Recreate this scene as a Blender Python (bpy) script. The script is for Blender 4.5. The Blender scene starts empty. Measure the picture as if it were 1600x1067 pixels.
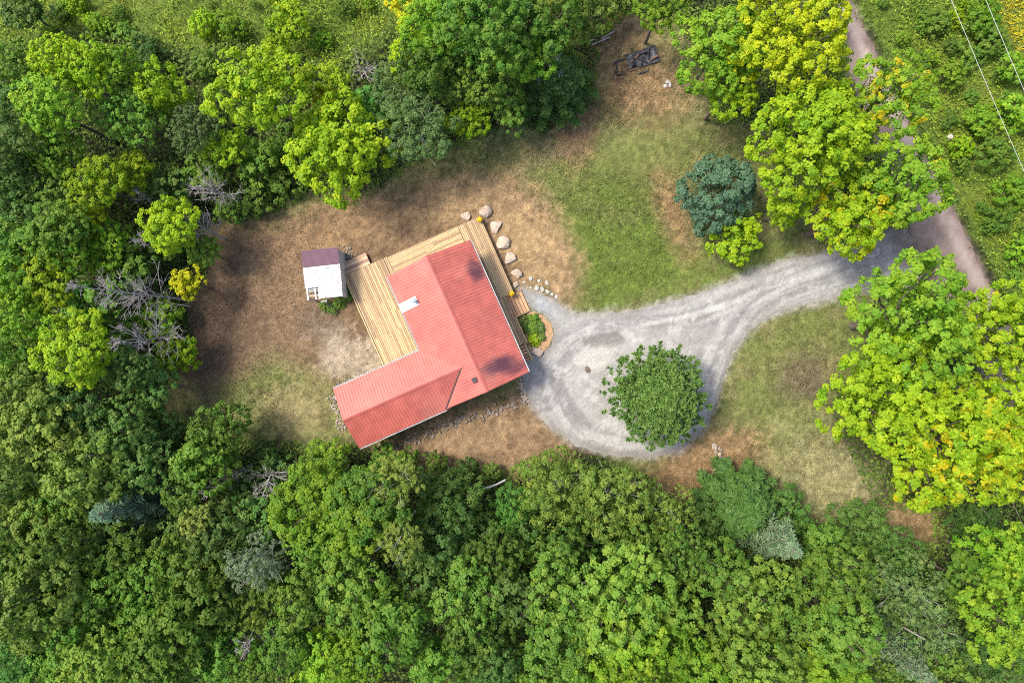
import bpy, bmesh, math, random
import numpy as np
from mathutils import Vector, Matrix

scene = bpy.context.scene
COL = scene.collection
R_ = math.radians

# ------------------------------------------------------------------ camera
CAM_H = 53.3                      # metres above the yard
cam = bpy.data.cameras.new('camera')
cam.lens = 24.0; cam.sensor_width = 36.0
cam.clip_start = 0.5; cam.clip_end = 1500
camo = bpy.data.objects.new('camera', cam); COL.objects.link(camo)
camo.location = (0, 0, CAM_H); camo.rotation_euler = (0, 0, 0)
scene.camera = camo

# ------------------------------------------------------------------ sky and sun (hazy daylight)
SUN_EL, SUN_ROT = 57.0, -68.0
world = bpy.data.worlds.new('World'); scene.world = world; world.use_nodes = True
wn = world.node_tree
sky = wn.nodes.new('ShaderNodeTexSky'); sky.sky_type = 'NISHITA'; sky.sun_disc = False
sky.sun_elevation = R_(SUN_EL); sky.sun_rotation = R_(SUN_ROT)
sky.dust_density = 3.0; sky.air_density = 1.0
wn.links.new(sky.outputs[0], wn.nodes['Background'].inputs[0])
wn.nodes['Background'].inputs[1].default_value = 0.148
sl = bpy.data.lights.new('sun', 'SUN'); sl.energy = 2.25; sl.angle = R_(14); sl.color = (1.0, 0.94, 0.82)
so = bpy.data.objects.new('sun', sl); COL.objects.link(so); so.location = (-30, 20, 60)
sd = Vector((math.sin(R_(SUN_ROT)) * math.cos(R_(SUN_EL)), math.cos(R_(SUN_ROT)) * math.cos(R_(SUN_EL)), math.sin(R_(SUN_EL))))
so.rotation_euler = sd.to_track_quat('Z', 'Y').to_euler()
scene.view_settings.view_transform = 'Standard'
scene.view_settings.look = 'None'
scene.view_settings.exposure = 1.3
scene.view_settings.gamma = 1.0
scene.view_settings.use_curve_mapping = False
scene.cycles.max_bounces = 6
scene.cycles.diffuse_bounces = 4
scene.cycles.transmission_bounces = 4
scene.cycles.use_denoising = False
scene.cycles.filter_width = 1.0

# ------------------------------------------------------------------ helpers
PXM = 20.0                        # photograph pixels per metre on the ground
def W(px, py, h=0.0):
    k = (CAM_H - h) / CAM_H / PXM
    return ((px - 800.0) * k, (533.5 - py) * k)
def Rm(r, h=0.0):
    return r / PXM * (CAM_H - h) / CAM_H

def tag(o, label=None, cat=None, group=None, kind=None):
    if label: o['label'] = label
    if cat: o['category'] = cat
    if group: o['group'] = group
    if kind: o['kind'] = kind
    return o
def link(name, me, parent=None, mat=None):
    if mat is not None and len(me.materials) == 0: me.materials.append(mat)
    o = bpy.data.objects.new(name, me); COL.objects.link(o)
    if parent is not None: o.parent = parent
    return o
def empty(name, loc=(0, 0, 0), rz=0.0):
    o = bpy.data.objects.new(name, None); COL.objects.link(o)
    o.location = loc; o.rotation_euler = (0, 0, rz); o.empty_display_size = 0.3
    return o
def mesh_np(name, v, f, smooth=False):
    """v (n,3), f (m,k) numpy -> mesh"""
    me = bpy.data.meshes.new(name)
    v = np.asarray(v, np.float32); f = np.asarray(f, np.int32)
    m, k = f.shape
    me.vertices.add(len(v)); me.vertices.foreach_set('co', v.ravel())
    me.loops.add(m * k); me.loops.foreach_set('vertex_index', f.ravel())
    me.polygons.add(m)
    me.polygons.foreach_set('loop_start', np.arange(m, dtype=np.int32) * k)
    try: me.polygons.foreach_set('loop_total', np.full(m, k, np.int32))
    except Exception: pass
    if smooth: me.polygons.foreach_set('use_smooth', np.ones(m, bool))
    me.update(calc_edges=True)
    return me
def add_float(me, name, arr):
    a = me.attributes.new(name, 'FLOAT', 'POINT'); a.data.foreach_set('value', np.asarray(arr, np.float32))
def add_color(me, name, arr):
    a = me.attributes.new(name, 'FLOAT_COLOR', 'POINT')
    c = np.ones((len(arr), 4), np.float32); c[:, :3] = arr
    a.data.foreach_set('color', c.ravel())
def bm_mesh(name, bm, smooth=False):
    me = bpy.data.meshes.new(name); bm.normal_update()
    bmesh.ops.recalc_face_normals(bm, faces=bm.faces)
    bm.to_mesh(me); bm.free()
    if smooth:
        for p in me.polygons: p.use_smooth = True
    return me
def box(bm, x0, x1, y0, y1, z0, z1):
    vs = [bm.verts.new(p) for p in ((x0,y0,z0),(x1,y0,z0),(x1,y1,z0),(x0,y1,z0),(x0,y0,z1),(x1,y0,z1),(x1,y1,z1),(x0,y1,z1))]
    for f in ((0,3,2,1),(4,5,6,7),(0,1,5,4),(1,2,6,5),(2,3,7,6),(3,0,4,7)):
        bm.faces.new([vs[i] for i in f])
def box_obj(name, b, mat, parent=None, bevel=0.0):
    bm = bmesh.new(); box(bm, *b)
    if bevel: bmesh.ops.bevel(bm, geom=list(bm.edges), offset=bevel, segments=1, affect='EDGES')
    return link(name, bm_mesh(name, bm), parent, mat)
def tubes(paths, sides=5):
    """paths: list of (points (n,3), radii (n)) -> one set of verts, quads"""
    V, F = [], []; base = 0
    ang = np.linspace(0, 2 * np.pi, sides, endpoint=False)
    for pts, rad in paths:
        pts = np.asarray(pts, float); rad = np.asarray(rad, float); n = len(pts)
        t = np.gradient(pts, axis=0); t /= np.linalg.norm(t, axis=1)[:, None] + 1e-9
        ref = np.where(np.abs(t[:, 2:3]) > 0.9, np.array([[1., 0, 0]]), np.array([[0, 0, 1.]]))
        a = np.cross(t, ref); a /= np.linalg.norm(a, axis=1)[:, None] + 1e-9
        b = np.cross(t, a)
        ring = pts[:, None, :] + rad[:, None, None] * (np.cos(ang)[None, :, None] * a[:, None, :] + np.sin(ang)[None, :, None] * b[:, None, :])
        V.append(ring.reshape(-1, 3))
        i = np.arange(n - 1)[:, None] * sides; j = np.arange(sides)[None, :]; j2 = (j + 1) % sides
        q = np.stack([base + i + j, base + i + j2, base + i + sides + j2, base + i + sides + j], -1).reshape(-1, 4)
        F.append(q); base += n * sides
    return np.concatenate(V), np.concatenate(F)
def unit(a): return a / (np.linalg.norm(a, axis=-1, keepdims=True) + 1e-9)

# numpy value noise
class Noise:
    def __init__(s, seed): s.g = np.random.default_rng(seed).random((256, 256))
    def __call__(s, x, y):
        xi = np.floor(x).astype(int); yi = np.floor(y).astype(int)
        fx = x - xi; fy = y - yi; fx = fx * fx * (3 - 2 * fx); fy = fy * fy * (3 - 2 * fy)
        g = s.g; a = g[xi % 256, yi % 256]; b = g[(xi + 1) % 256, yi % 256]; c = g[xi % 256, (yi + 1) % 256]; d = g[(xi + 1) % 256, (yi + 1) % 256]
        return (a * (1 - fx) + b * fx) * (1 - fy) + (c * (1 - fx) + d * fx) * fy
    def fbm(s, x, y, o=4, f=1.0):
        t = 0; a = 0.5; n = 0
        for i in range(o):
            t = t + a * s(x * f + 17.3 * i, y * f + 9.1 * i); n += a; a *= 0.5; f *= 2.03
        return t / n
NZ = [Noise(s) for s in range(11, 17)]
def sdist(poly, X, Y):
    """signed distance (positive inside) of points to polygon, same units"""
    P = np.asarray(poly, float); d = np.full(X.shape, 1e9); ins = np.zeros(X.shape, bool)
    for i in range(len(P)):
        a = P[i]; b = P[(i + 1) % len(P)]; e = b - a
        t = np.clip(((X - a[0]) * e[0] + (Y - a[1]) * e[1]) / (e @ e + 1e-9), 0, 1)
        d = np.minimum(d, np.hypot(X - a[0] - t * e[0], Y - a[1] - t * e[1]))
        c = ((a[1] > Y) != (b[1] > Y)) & (X < (b[0] - a[0]) * (Y - a[1]) / (b[1] - a[1] + 1e-12) + a[0])
        ins ^= c
    return np.where(ins, d, -d)
def sm(d, w): 
    t = np.clip(d / w * 0.5 + 0.5, 0, 1); return t * t * (3 - 2 * t)

# ------------------------------------------------------------------ materials
def mat(name):
    m = bpy.data.materials.new(name); m.use_nodes = True
    return m, m.node_tree, m.node_tree.nodes['Principled BSDF']
def N(nt, typ, **kw):
    n = nt.nodes.new(typ)
    for k, v in kw.items():
        if k.startswith('i_'): n.inputs[k[2:].replace('_', ' ')].default_value = v
        else: setattr(n, k, v)
    return n
def mixc(nt, fac, a, b, mode='MIX'):
    n = nt.nodes.new('ShaderNodeMix'); n.data_type = 'RGBA'; n.blend_type = mode
    for sock, val in ((n.inputs[0], fac), (n.inputs[6], a), (n.inputs[7], b)):
        if isinstance(val, bpy.types.NodeSocket): nt.links.new(val, sock)
        elif isinstance(val, (int, float)): sock.default_value = val
        else: sock.default_value = (*val, 1.0)
    return n.outputs[2]
def noise(nt, scale, detail=4, rough=0.55, coord='Object', vec=None):
    n = nt.nodes.new('ShaderNodeTexNoise'); n.inputs['Scale'].default_value = scale
    n.inputs['Detail'].default_value = detail; n.inputs['Roughness'].default_value = rough
    if vec is None:
        tc = nt.nodes.new('ShaderNodeTexCoord'); vec = tc.outputs[coord]
    nt.links.new(vec, n.inputs['Vector'])
    return n.outputs['Fac']
def ramp(nt, sock, a, b):
    n = nt.nodes.new('ShaderNodeMapRange'); nt.links.new(sock, n.inputs[0])
    n.inputs[1].default_value = a; n.inputs[2].default_value = b
    n.interpolation_type = 'SMOOTHSTEP'
    return n.outputs[0]
def bump(nt, h, strength, dist):
    n = nt.nodes.new('ShaderNodeBump'); n.inputs['Strength'].default_value = strength; n.inputs['Distance'].default_value = dist
    nt.links.new(h, n.inputs['Height']); return n.outputs[0]
def simple(name, col, rough=0.7, var=0.25, scale=6.0, bmp=0.0, bscale=30, spec=0.3, metallic=0.0):
    m, nt, p = mat(name)
    f = noise(nt, scale, 5)
    c = mixc(nt, ramp(nt, f, 0.3, 0.7), tuple(x * (1 - var) for x in col), tuple(min(1, x * (1 + var)) for x in col))
    oi = N(nt, 'ShaderNodeObjectInfo')
    hv = N(nt, 'ShaderNodeHueSaturation'); nt.links.new(c, hv.inputs['Color'])
    mr = N(nt, 'ShaderNodeMapRange'); nt.links.new(oi.outputs['Random'], mr.inputs[0]); mr.inputs[3].default_value = 1 - var * 0.6; mr.inputs[4].default_value = 1 + var * 0.6
    nt.links.new(mr.outputs[0], hv.inputs['Value'])
    nt.links.new(hv.outputs[0], p.inputs['Base Color'])
    p.inputs['Roughness'].default_value = rough; p.inputs['Specular IOR Level'].default_value = spec; p.inputs['Metallic'].default_value = metallic
    if bmp: nt.links.new(bump(nt, noise(nt, bscale, 5), bmp, 0.02), p.inputs['Normal'])
    return m

def leaf_mat(name, transl=0.42, rough=0.55, spec=0.2, hue=0.035):
    m, nt, p = mat(name)
    oi = N(nt, 'ShaderNodeObjectInfo')
    at = N(nt, 'ShaderNodeAttribute', attribute_name='tint')
    hs = N(nt, 'ShaderNodeHueSaturation'); nt.links.new(oi.outputs['Color'], hs.inputs['Color'])
    h = N(nt, 'ShaderNodeMapRange'); nt.links.new(at.outputs['Fac'], h.inputs[0]); h.inputs[3].default_value = 0.5 + hue; h.inputs[4].default_value = 0.5 - hue
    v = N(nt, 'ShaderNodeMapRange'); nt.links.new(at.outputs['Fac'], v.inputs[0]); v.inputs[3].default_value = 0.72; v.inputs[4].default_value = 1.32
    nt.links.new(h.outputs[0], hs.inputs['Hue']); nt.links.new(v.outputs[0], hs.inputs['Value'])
    # leaves already turned: patches inside one crown, amount per tree
    tc = N(nt, 'ShaderNodeTexCoord'); add = N(nt, 'ShaderNodeVectorMath', operation='ADD')
    loc = N(nt, 'ShaderNodeVectorMath', operation='SCALE'); nt.links.new(oi.outputs['Random'], loc.inputs['Scale']); loc.inputs[0].default_value = (40, 30, 20)
    nt.links.new(tc.outputs['Object'], add.inputs[0]); nt.links.new(loc.outputs[0], add.inputs[1])
    nf = noise(nt, 0.75, 4, 0.65, vec=add.outputs[0])
    sub = N(nt, 'ShaderNodeMath', operation='SUBTRACT'); sub.inputs[0].default_value = 0.80; 
    al = N(nt, 'ShaderNodeMath', operation='MULTIPLY'); nt.links.new(oi.outputs['Alpha'], al.inputs[0]); al.inputs[1].default_value = 0.29
    nt.links.new(al.outputs[0], sub.inputs[1])
    df = N(nt, 'ShaderNodeMath', operation='SUBTRACT'); nt.links.new(nf, df.inputs[0]); nt.links.new(sub.outputs[0], df.inputs[1])
    fac = ramp(nt, df.outputs[0], 0.0, 0.12)
    aut = mixc(nt, at.outputs['Fac'], (0.38, 0.38, 0.007), (0.50, 0.36, 0.008))
    col = mixc(nt, fac, hs.outputs[0], aut)
    nt.links.new(col, p.inputs['Base Color'])
    p.inputs['Roughness'].default_value = rough; p.inputs['Specular IOR Level'].default_value = spec
    tr = N(nt, 'ShaderNodeBsdfTranslucent')
    tcol = mixc(nt, 1.0, col, (1.25, 1.3, 0.55), 'MULTIPLY'); nt.links.new(tcol, tr.inputs['Color'])
    mx = N(nt, 'ShaderNodeMixShader'); mx.inputs[0].default_value = transl
    nt.links.new(p.outputs[0], mx.inputs[1]); nt.links.new(tr.outputs[0], mx.inputs[2])
    nt.links.new(mx.outputs[0], nt.nodes['Material Output'].inputs['Surface'])
    return m
M_LEAF = leaf_mat('leaf')
M_NEEDLE = leaf_mat('needle', transl=0.12, rough=0.6, spec=0.25, hue=0.015)
def attr_mat(name, rough=0.8, transl=0.0, var=0.3, scale=9.0, bmp=0.0, bscale=25.0, bdist=0.03):
    """colour attribute 'cover' broken up with fine procedural noise"""
    m, nt, p = mat(name)
    at = N(nt, 'ShaderNodeAttribute', attribute_name='cover')
    f = noise(nt, scale, 6, 0.65)
    k = N(nt, 'ShaderNodeMapRange'); nt.links.new(f, k.inputs[0]); k.inputs[1].default_value = 0.28; k.inputs[2].default_value = 0.72; k.inputs[3].default_value = 1 - var; k.inputs[4].default_value = 1 + var
    mul = N(nt, 'ShaderNodeVectorMath', operation='SCALE'); nt.links.new(at.outputs['Color'], mul.inputs[0]); nt.links.new(k.outputs[0], mul.inputs['Scale'])
    nt.links.new(mul.outputs[0], p.inputs['Base Color'])
    p.inputs['Roughness'].default_value = rough; p.inputs['Specular IOR Level'].default_value = 0.2
    if bmp: nt.links.new(bump(nt, noise(nt, bscale, 6, 0.65), bmp, bdist), p.inputs['Normal'])
    if transl:
        tr = N(nt, 'ShaderNodeBsdfTranslucent'); nt.links.new(mul.outputs[0], tr.inputs['Color'])
        mx = N(nt, 'ShaderNodeMixShader'); mx.inputs[0].default_value = transl
        nt.links.new(p.outputs[0], mx.inputs[1]); nt.links.new(tr.outputs[0], mx.inputs[2])
        nt.links.new(mx.outputs[0], nt.nodes['Material Output'].inputs['Surface'])
    return m
M_GROUND = attr_mat('ground', 0.95, 0, 0.48, 13.0, 1.0, 12.0, 0.08)
M_DRIVE = attr_mat('gravel', 0.9, 0, 0.27, 15.0, 0.9, 20.0, 0.03)
M_ROAD = attr_mat('road', 0.92, 0, 0.16, 10.0, 0.6, 20.0, 0.02)
M_GRASS = attr_mat('grass', 0.7, 0.25, 0.25, 3.0)
M_STONE = simple('stone', (0.37, 0.29, 0.225), 0.85, 0.22, 3.0, 0.6, 8)
M_STONE_W = simple('stone_pale', (0.36, 0.335, 0.30), 0.85, 0.2, 5.0, 0.6, 12)
M_BARK = simple('bark', (0.13, 0.10, 0.08), 0.9, 0.3, 6, 0.5, 20)
M_BIRCH = simple('birch_bark', (0.40, 0.38, 0.34), 0.8, 0.2, 8)
M_DEAD = simple('dead_wood', (0.27, 0.245, 0.235), 0.9, 0.25, 5)

# ------------------------------------------------------------------ ground cover
ROADC = lambda py: 1337 + (py - 25) * 0.493 - 34      # centre line of the dirt road (px)
P_ROAD = [(1337-14+(-700-25)*.493, -700), (1337+(-700-25)*.493+2, -700), (1337+2, 25), (1434, 222), (1487, 326), (1541, 437), (1541+560*.493, 997), (1541+1300*.493, 1737),
          (1541+1300*.493-78, 1737), (1462, 437), (1428, 372), (1379, 248), (1327, 120), (1313, 25)]
P_DRIVE = [(812,452),(838,456),(858,463),(876,478),(893,489),(940,490),(1000,483),(1060,468),(1120,449),(1180,424),(1232,405),(1290,396),(1340,382),(1400,360),(1440,372),(1478,430),(1485,455),
           (1440,450),(1395,440),(1330,458),(1290,470),(1240,481),(1202,495),(1168,519),(1146,546),(1130,592),(1115,640),(1096,674),(1062,704),(1020,715),(960,711),(900,697),(860,666),(836,642),(820,612),(815,570),(822,548),
           (846,553),(860,542),(866,522),(862,503),(849,491),(834,484)]
P_CLEAR = [(310,345),(400,338),(470,312),(560,318),(640,258),(740,215),(800,190),(850,205),(925,165),(935,60),(985,15),(1050,20),(1100,90),(1115,190),(1190,190),(1260,250),(1330,380),(1440,440),(1400,470),(1300,640),(1370,790),(1460,800),(1460,850),
           (1400,850),(1300,830),(1200,790),(1100,760),(1080,800),(1000,740),(900,690),(820,720),(780,745),(640,735),(570,700),(430,690),(330,690),(240,640),(250,590),(300,560),(290,480),(320,430)]
P_MEADOW_R = [(1290,-80),(1750,-80),(1750,1000),(1640,900),(1580,470),(1500,330),(1440,200),(1340,10)]
P_MEADOW_L = [(-90,-80),(660,-80),(600,60),(520,110),(470,90),(380,70),(300,90),(240,60),(120,55),(40,70),(-90,80)]
C = lambda *a: np.array(a, float)
def cover(px, py):
    """albedo (n,3), grass weight, at photograph-plan pixel positions on the ground"""
    x, y = px / PXM, py / PXM
    n1 = NZ[0].fbm(x, y, 4, 0.35); n2 = NZ[1].fbm(x, y, 4, 1.1); n3 = NZ[2].fbm(x, y, 3, 3.1); n4 = NZ[3].fbm(x, y, 3, 0.9)
    ww = (n2 - 0.5) * 46 + (n3 - 0.5) * 26
    def lay(c, col, w):
        w = np.clip(w, 0, 1)[:, None]; return c * (1 - w) + np.asarray(col)[None] * w if np.ndim(col) == 1 else c * (1 - w) + col * w
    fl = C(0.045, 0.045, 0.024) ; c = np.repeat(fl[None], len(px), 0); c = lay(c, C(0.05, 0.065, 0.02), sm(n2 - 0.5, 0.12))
    g = np.zeros(len(px))
    m = np.maximum(sm(sdist(P_MEADOW_R, px, py) + ww * .5, 12), sm(sdist(P_MEADOW_L, px, py) + ww * .5, 25))
    c = lay(c, C(0.15, 0.21, 0.035), m)
    # clearing: thin dry lawn
    cl = sm(sdist(P_CLEAR, px, py) + ww * 0.7, 16)
    lawn = C(0.215, 0.195, 0.08)[None] * (1 - sm(n2 - 0.48, 0.16))[:, None] + C(0.16, 0.18, 0.055)[None] * sm(n2 - 0.48, 0.16)[:, None]
    lawn = lawn * (0.82 + 0.36 * n3)[:, None]
    c = lay(c, lawn, cl); g = np.maximum(g, cl * 0.75)
    def poly(pts, s): return sm(sdist(pts, px, py) + ww, s)
    def blob(cx, cy, rx, ry, s=0.5, a=0.0):
        ca, sa = math.cos(R_(a)), math.sin(R_(a)); dx, dy = px - cx, py - cy
        d = 1 - np.hypot((dx * ca + dy * sa) / rx, (-dx * sa + dy * ca) / ry)
        return sm(d + (n2 - 0.5) * 1.3 + (n3 - 0.5) * 0.7, s)
    # greener turf
    green = C(0.125, 0.172, 0.030)[None] * (0.75 + 0.5 * n2)[:, None]
    w = poly([(862,275),(930,240),(1030,285),(1060,380),(1120,420),(1180,390),(1240,385),(1240,402),(1120,446),(1000,481),(905,487),(892,430),(885,360)], 40)
    c = lay(c, green, w * (0.62 + 0.36 * sm(n1 - 0.42, 0.15))); g = np.maximum(g, w)
    w = poly([(860,225),(1000,185),(1110,210),(1060,270),(1040,320),(950,280),(870,300),(800,250)], 50); c = lay(c, C(0.165, 0.185, 0.052), w * 0.88)
    w = poly([(1145,560),(1290,475),(1290,690),(1240,720),(1180,715),(1125,660)], 40)
    c = lay(c, C(0.165, 0.185, 0.055), w * (0.5 + 0.6 * sm(n2 - 0.46, 0.12))); g = np.maximum(g, w)
    # bare soil
    tan = C(0.375, 0.250, 0.128)[None] * (0.80 + 0.4 * n2)[:, None]; brn = C(0.230, 0.150, 0.083)[None] * (0.65 + 0.7 * n2)[:, None]
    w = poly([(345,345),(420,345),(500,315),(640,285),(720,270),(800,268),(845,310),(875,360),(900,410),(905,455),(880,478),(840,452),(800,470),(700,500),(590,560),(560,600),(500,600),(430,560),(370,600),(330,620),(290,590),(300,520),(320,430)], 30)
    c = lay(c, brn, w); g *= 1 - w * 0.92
    w = poly([(640,330),(700,290),(790,280),(845,320),(872,370),(893,420),(893,455),(860,468),(838,452),(810,452),(745,335),(690,350)], 34)
    c = lay(c, tan, w); g *= 1 - w
    w = blob(570, 350, 90, 26, 0.6, -18); c = lay(c, C(0.31, 0.20, 0.105), w * .8)
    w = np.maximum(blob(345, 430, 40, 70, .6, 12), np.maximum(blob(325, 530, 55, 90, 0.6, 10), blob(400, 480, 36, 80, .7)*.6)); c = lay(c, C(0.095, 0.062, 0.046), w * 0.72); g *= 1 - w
    w = blob(430, 440, 45, 60, .6); c = lay(c, C(0.27, 0.175, 0.10), w * .6)
    w = blob(545, 555, 50, 38, 0.5, 25); c = lay(c, C(0.44, 0.36, 0.26), w * .8); g *= 1 - w
    w = blob(500, 500, 36, 26, 0.5); c = lay(c, C(0.15, 0.115, 0.085), w * .55)
    w = poly([(355,610),(430,570),(500,605),(520,640),(525,685),(400,690),(340,650)], 40); c = lay(c, lawn * 1.0, w); g = np.maximum(g, w * .8)
    w = blob(460, 640, 50, 34, .6); c = lay(c, C(0.33, 0.265, 0.13), w * .7)
    w = poly([(560,705),(700,640),(830,605),(845,640),(880,680),(915,705),(880,725),(780,735),(640,730)], 26); c = lay(c, brn * 1.08, w); g *= 1 - w * .9
    w = blob(740, 680, 110, 24, .7, -12); c = lay(c, C(0.335, 0.225, 0.125), w * .8)
    # fallen needles and leaves, straw, a darker lawn patch
    ned = C(0.28, 0.175, 0.090)[None] * (0.7 + 0.6 * n3)[:, None]
    for b in ((1000, 135, 85, 55, .7, 0), (1052, 335, 20, 60, .9, -20), (1140, 705, 55, 38, .6, 0), (1070, 745, 50, 60, .6, 30), (1410, 815, 60, 28, .6, 20), (960, 50, 50, 40, .7, 0), (900, 205, 30, 50, .7, 0)):
        w = blob(*b); c = lay(c, ned, w * .85); g *= 1 - w * .6
    w = blob(1300, 745, 85, 60, .8, 25); c = lay(c, C(0.32, 0.285, 0.145), w * .8)
    w = blob(1255, 590, 42, 36, .6); c = lay(c, C(0.165, 0.115, 0.085), w * .7)  # darker brown patch on the lawn
    w = blob(860, 235, 60, 22, .7, -20); c = lay(c, C(0.23, 0.165, 0.095), w * .6)
    # crushed stone spilled at the drive's edge
    d = sdist(P_DRIVE, px, py); w = sm(d + ww * .35 + 3, 9); c = lay(c, C(0.36, 0.33, 0.30), w * .8); g *= 1 - w
    d = sdist(P_ROAD, px, py); w = sm(d + ww * .25 + 2, 8); c = lay(c, C(0.27, 0.20, 0.18), w * .8); g *= 1 - w
    hs = sdist([(520,560),(600,432),(735,377),(840,560),(700,640),(562,700)], px, py); g *= 1 - sm(hs, 12)
    n5 = NZ[4].fbm(x, y, 2, 6.5)
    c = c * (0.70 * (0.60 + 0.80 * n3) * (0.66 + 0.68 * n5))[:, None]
    return c, np.clip(g, 0, 1), cl, m

# ground sheet: fine in view, one wide skirt to the horizon
def make_ground():
    st = 0.16; xs = np.arange(-47, 47.01, st); ys = np.arange(-33, 33.01, st)
    X, Y = np.meshgrid(xs, ys); px = X.ravel() * PXM + 800; py = 533.5 - Y.ravel() * PXM
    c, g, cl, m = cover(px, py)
    flat = np.maximum(sm(sdist(P_DRIVE, px, py) + 40, 40), sm(sdist(P_ROAD, px, py) + 40, 40))
    flat = np.maximum(flat, sm(sdist([(450,380),(750,320),(880,560),(560,720),(500,620),(450,480)], px, py) + 30, 30))
    z = (NZ[4].fbm(px / PXM, py / PXM, 4, 0.25) - 0.55) * 0.35 * (1 - flat) + (NZ[5].fbm(px / PXM, py / PXM, 2, 2.0) - 0.5) * 0.05 * (1 - flat)
    z = np.minimum(z, 0.12)
    edge = np.minimum(np.minimum(X - xs[0], xs[-1] - X), np.minimum(Y - ys[0], ys[-1] - Y)).ravel()
    z = z * np.clip(edge / 3, 0, 1)
    V = np.stack([X.ravel(), Y.ravel(), z], 1); nx, ny = len(xs), len(ys)
    i = np.arange(ny - 1)[:, None] * nx + np.arange(nx - 1)[None, :]
    F = np.stack([i, i + 1, i + nx + 1, i + nx], -1).reshape(-1, 4)
    a, b, cc, d = 0, nx - 1, nx * ny - 1, nx * (ny - 1)
    S = 700; base = len(V)
    V = np.concatenate([V, [(-S, -S, 0), (S, -S, 0), (S, S, 0), (-S, S, 0)]])
    # skirt quads to the corners (edge rows stay at z=0)
    F = np.concatenate([F, [(base, base + 1, b, a), (base + 1, base + 2, cc, b), (base + 2, base + 3, d, cc), (base + 3, base, a, d)]])
    c = np.concatenate([c, np.repeat(C(0.05, 0.065, 0.025)[None], 4, 0)])
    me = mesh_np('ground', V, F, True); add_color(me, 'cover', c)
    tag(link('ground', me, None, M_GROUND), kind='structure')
make_ground()

def sheet(name, poly_px, z, mat_, colfn, step=0.22, jit=2.5, seed=3, label=None):
    """a thin sheet with an uneven edge, gridded so that its colour can vary"""
    P = np.asarray(poly_px, float); pts = []
    for i in range(len(P)):
        a, b = P[i], P[(i + 1) % len(P)]; n = max(1, int(np.hypot(*(b - a)) / 5))
        for k in range(n): pts.append(a + (b - a) * k / n)
    pts = np.array(pts)
    nn = NZ[seed % 6]; q = pts / PXM
    d = np.stack([nn.fbm(q[:, 0], q[:, 1], 3, 1.6) - .5, nn.fbm(q[:, 0] + 50, q[:, 1] + 20, 3, 1.6) - .5], 1) * jit * 4
    pts = pts + d
    inside = lambda X, Y: sdist(pts, X, Y)
    mn, mx = pts.min(0), pts.max(0); s = step * PXM
    gx, gy = np.meshgrid(np.arange(mn[0], mx[0], s), np.arange(mn[1], mx[1], s))
    gx = gx.ravel(); gy = gy.ravel(); k = inside(gx, gy) > s * 0.6
    allp = np.concatenate([pts, np.stack([gx[k], gy[k]], 1)])
    from mathutils.geometry import delaunay_2d_cdt
    vs = [Vector((p[0], p[1])) for p in allp]; n = len(pts)
    r = delaunay_2d_cdt(vs, [(i, (i + 1) % n) for i in range(n)], [list(range(n))], 1, 1e-4)
    V2 = np.array([(v.x, v.y) for v in r[0]]); F = np.array([f for f in r[2] if len(f) == 3], np.int32)
    V = np.stack([(V2[:, 0] - 800) / PXM, (533.5 - V2[:, 1]) / PXM, np.full(len(V2), z)], 1)
    e1 = V[F[:, 1]] - V[F[:, 0]]; e2 = V[F[:, 2]] - V[F[:, 0]]
    fl = (e1[:, 0] * e2[:, 1] - e1[:, 1] * e2[:, 0]) < 0; F[fl] = F[fl][:, ::-1]
    me = mesh_np(name, V, F, True); add_color(me, 'cover', colfn(V2[:, 0], V2[:, 1]))
    return tag(link(name, me, None, mat_), kind='structure')

def lay_(c, col, w): w = np.clip(w, 0, 1)[:, None]; return c * (1 - w) + np.asarray(col) * w
def pathd(px, py, pts):
    d = np.full(len(px), 1e9)
    for i in range(len(pts) - 1):
        a = np.array(pts[i], float); e = np.array(pts[i + 1], float) - a
        t = np.clip(((px - a[0]) * e[0] + (py - a[1]) * e[1]) / (e @ e), 0, 1)
        d = np.minimum(d, np.hypot(px - a[0] - t * e[0], py - a[1] - t * e[1]))
    return d
def lateral(px, py, pts):
    """signed distance to a path and the length along it"""
    d = np.full(len(px), 1e9); sg = np.zeros(len(px)); al = np.zeros(len(px)); acc = 0.0
    pts = np.array(pts, float)
    for _ in range(3):                                   # smooth the path by corner cutting
        q = pts[:-1] * .75 + pts[1:] * .25; r = pts[:-1] * .25 + pts[1:] * .75
        pts = np.concatenate([pts[:1], np.stack([q, r], 1).reshape(-1, 2), pts[-1:]])
    for i in range(len(pts) - 1):
        a = pts[i]; e = pts[i + 1] - a; l = np.hypot(*e) + 1e-6; t = np.clip(((px - a[0]) * e[0] + (py - a[1]) * e[1]) / (l * l), 0, 1)
        dx, dy = px - a[0] - t * e[0], py - a[1] - t * e[1]; dd = np.hypot(dx, dy); k = dd < d
        d[k] = dd[k]; sg[k] = (np.sign(e[0] * dy - e[1] * dx) * dd)[k]; al[k] = acc + (t * l)[k]; acc += l
    return sg, al
TRACKS = [[(1470, 400), (1400, 402), (1290, 428), (1180, 462), (1090, 500), (1000, 512), (920, 520), (865, 560), (850, 620)],
          [(1400, 395), (1290, 425), (1190, 462), (1150, 510), (1125, 580), (1105, 640), (1070, 685), (1010, 702), (930, 690), (880, 650), (860, 590)]]
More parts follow.
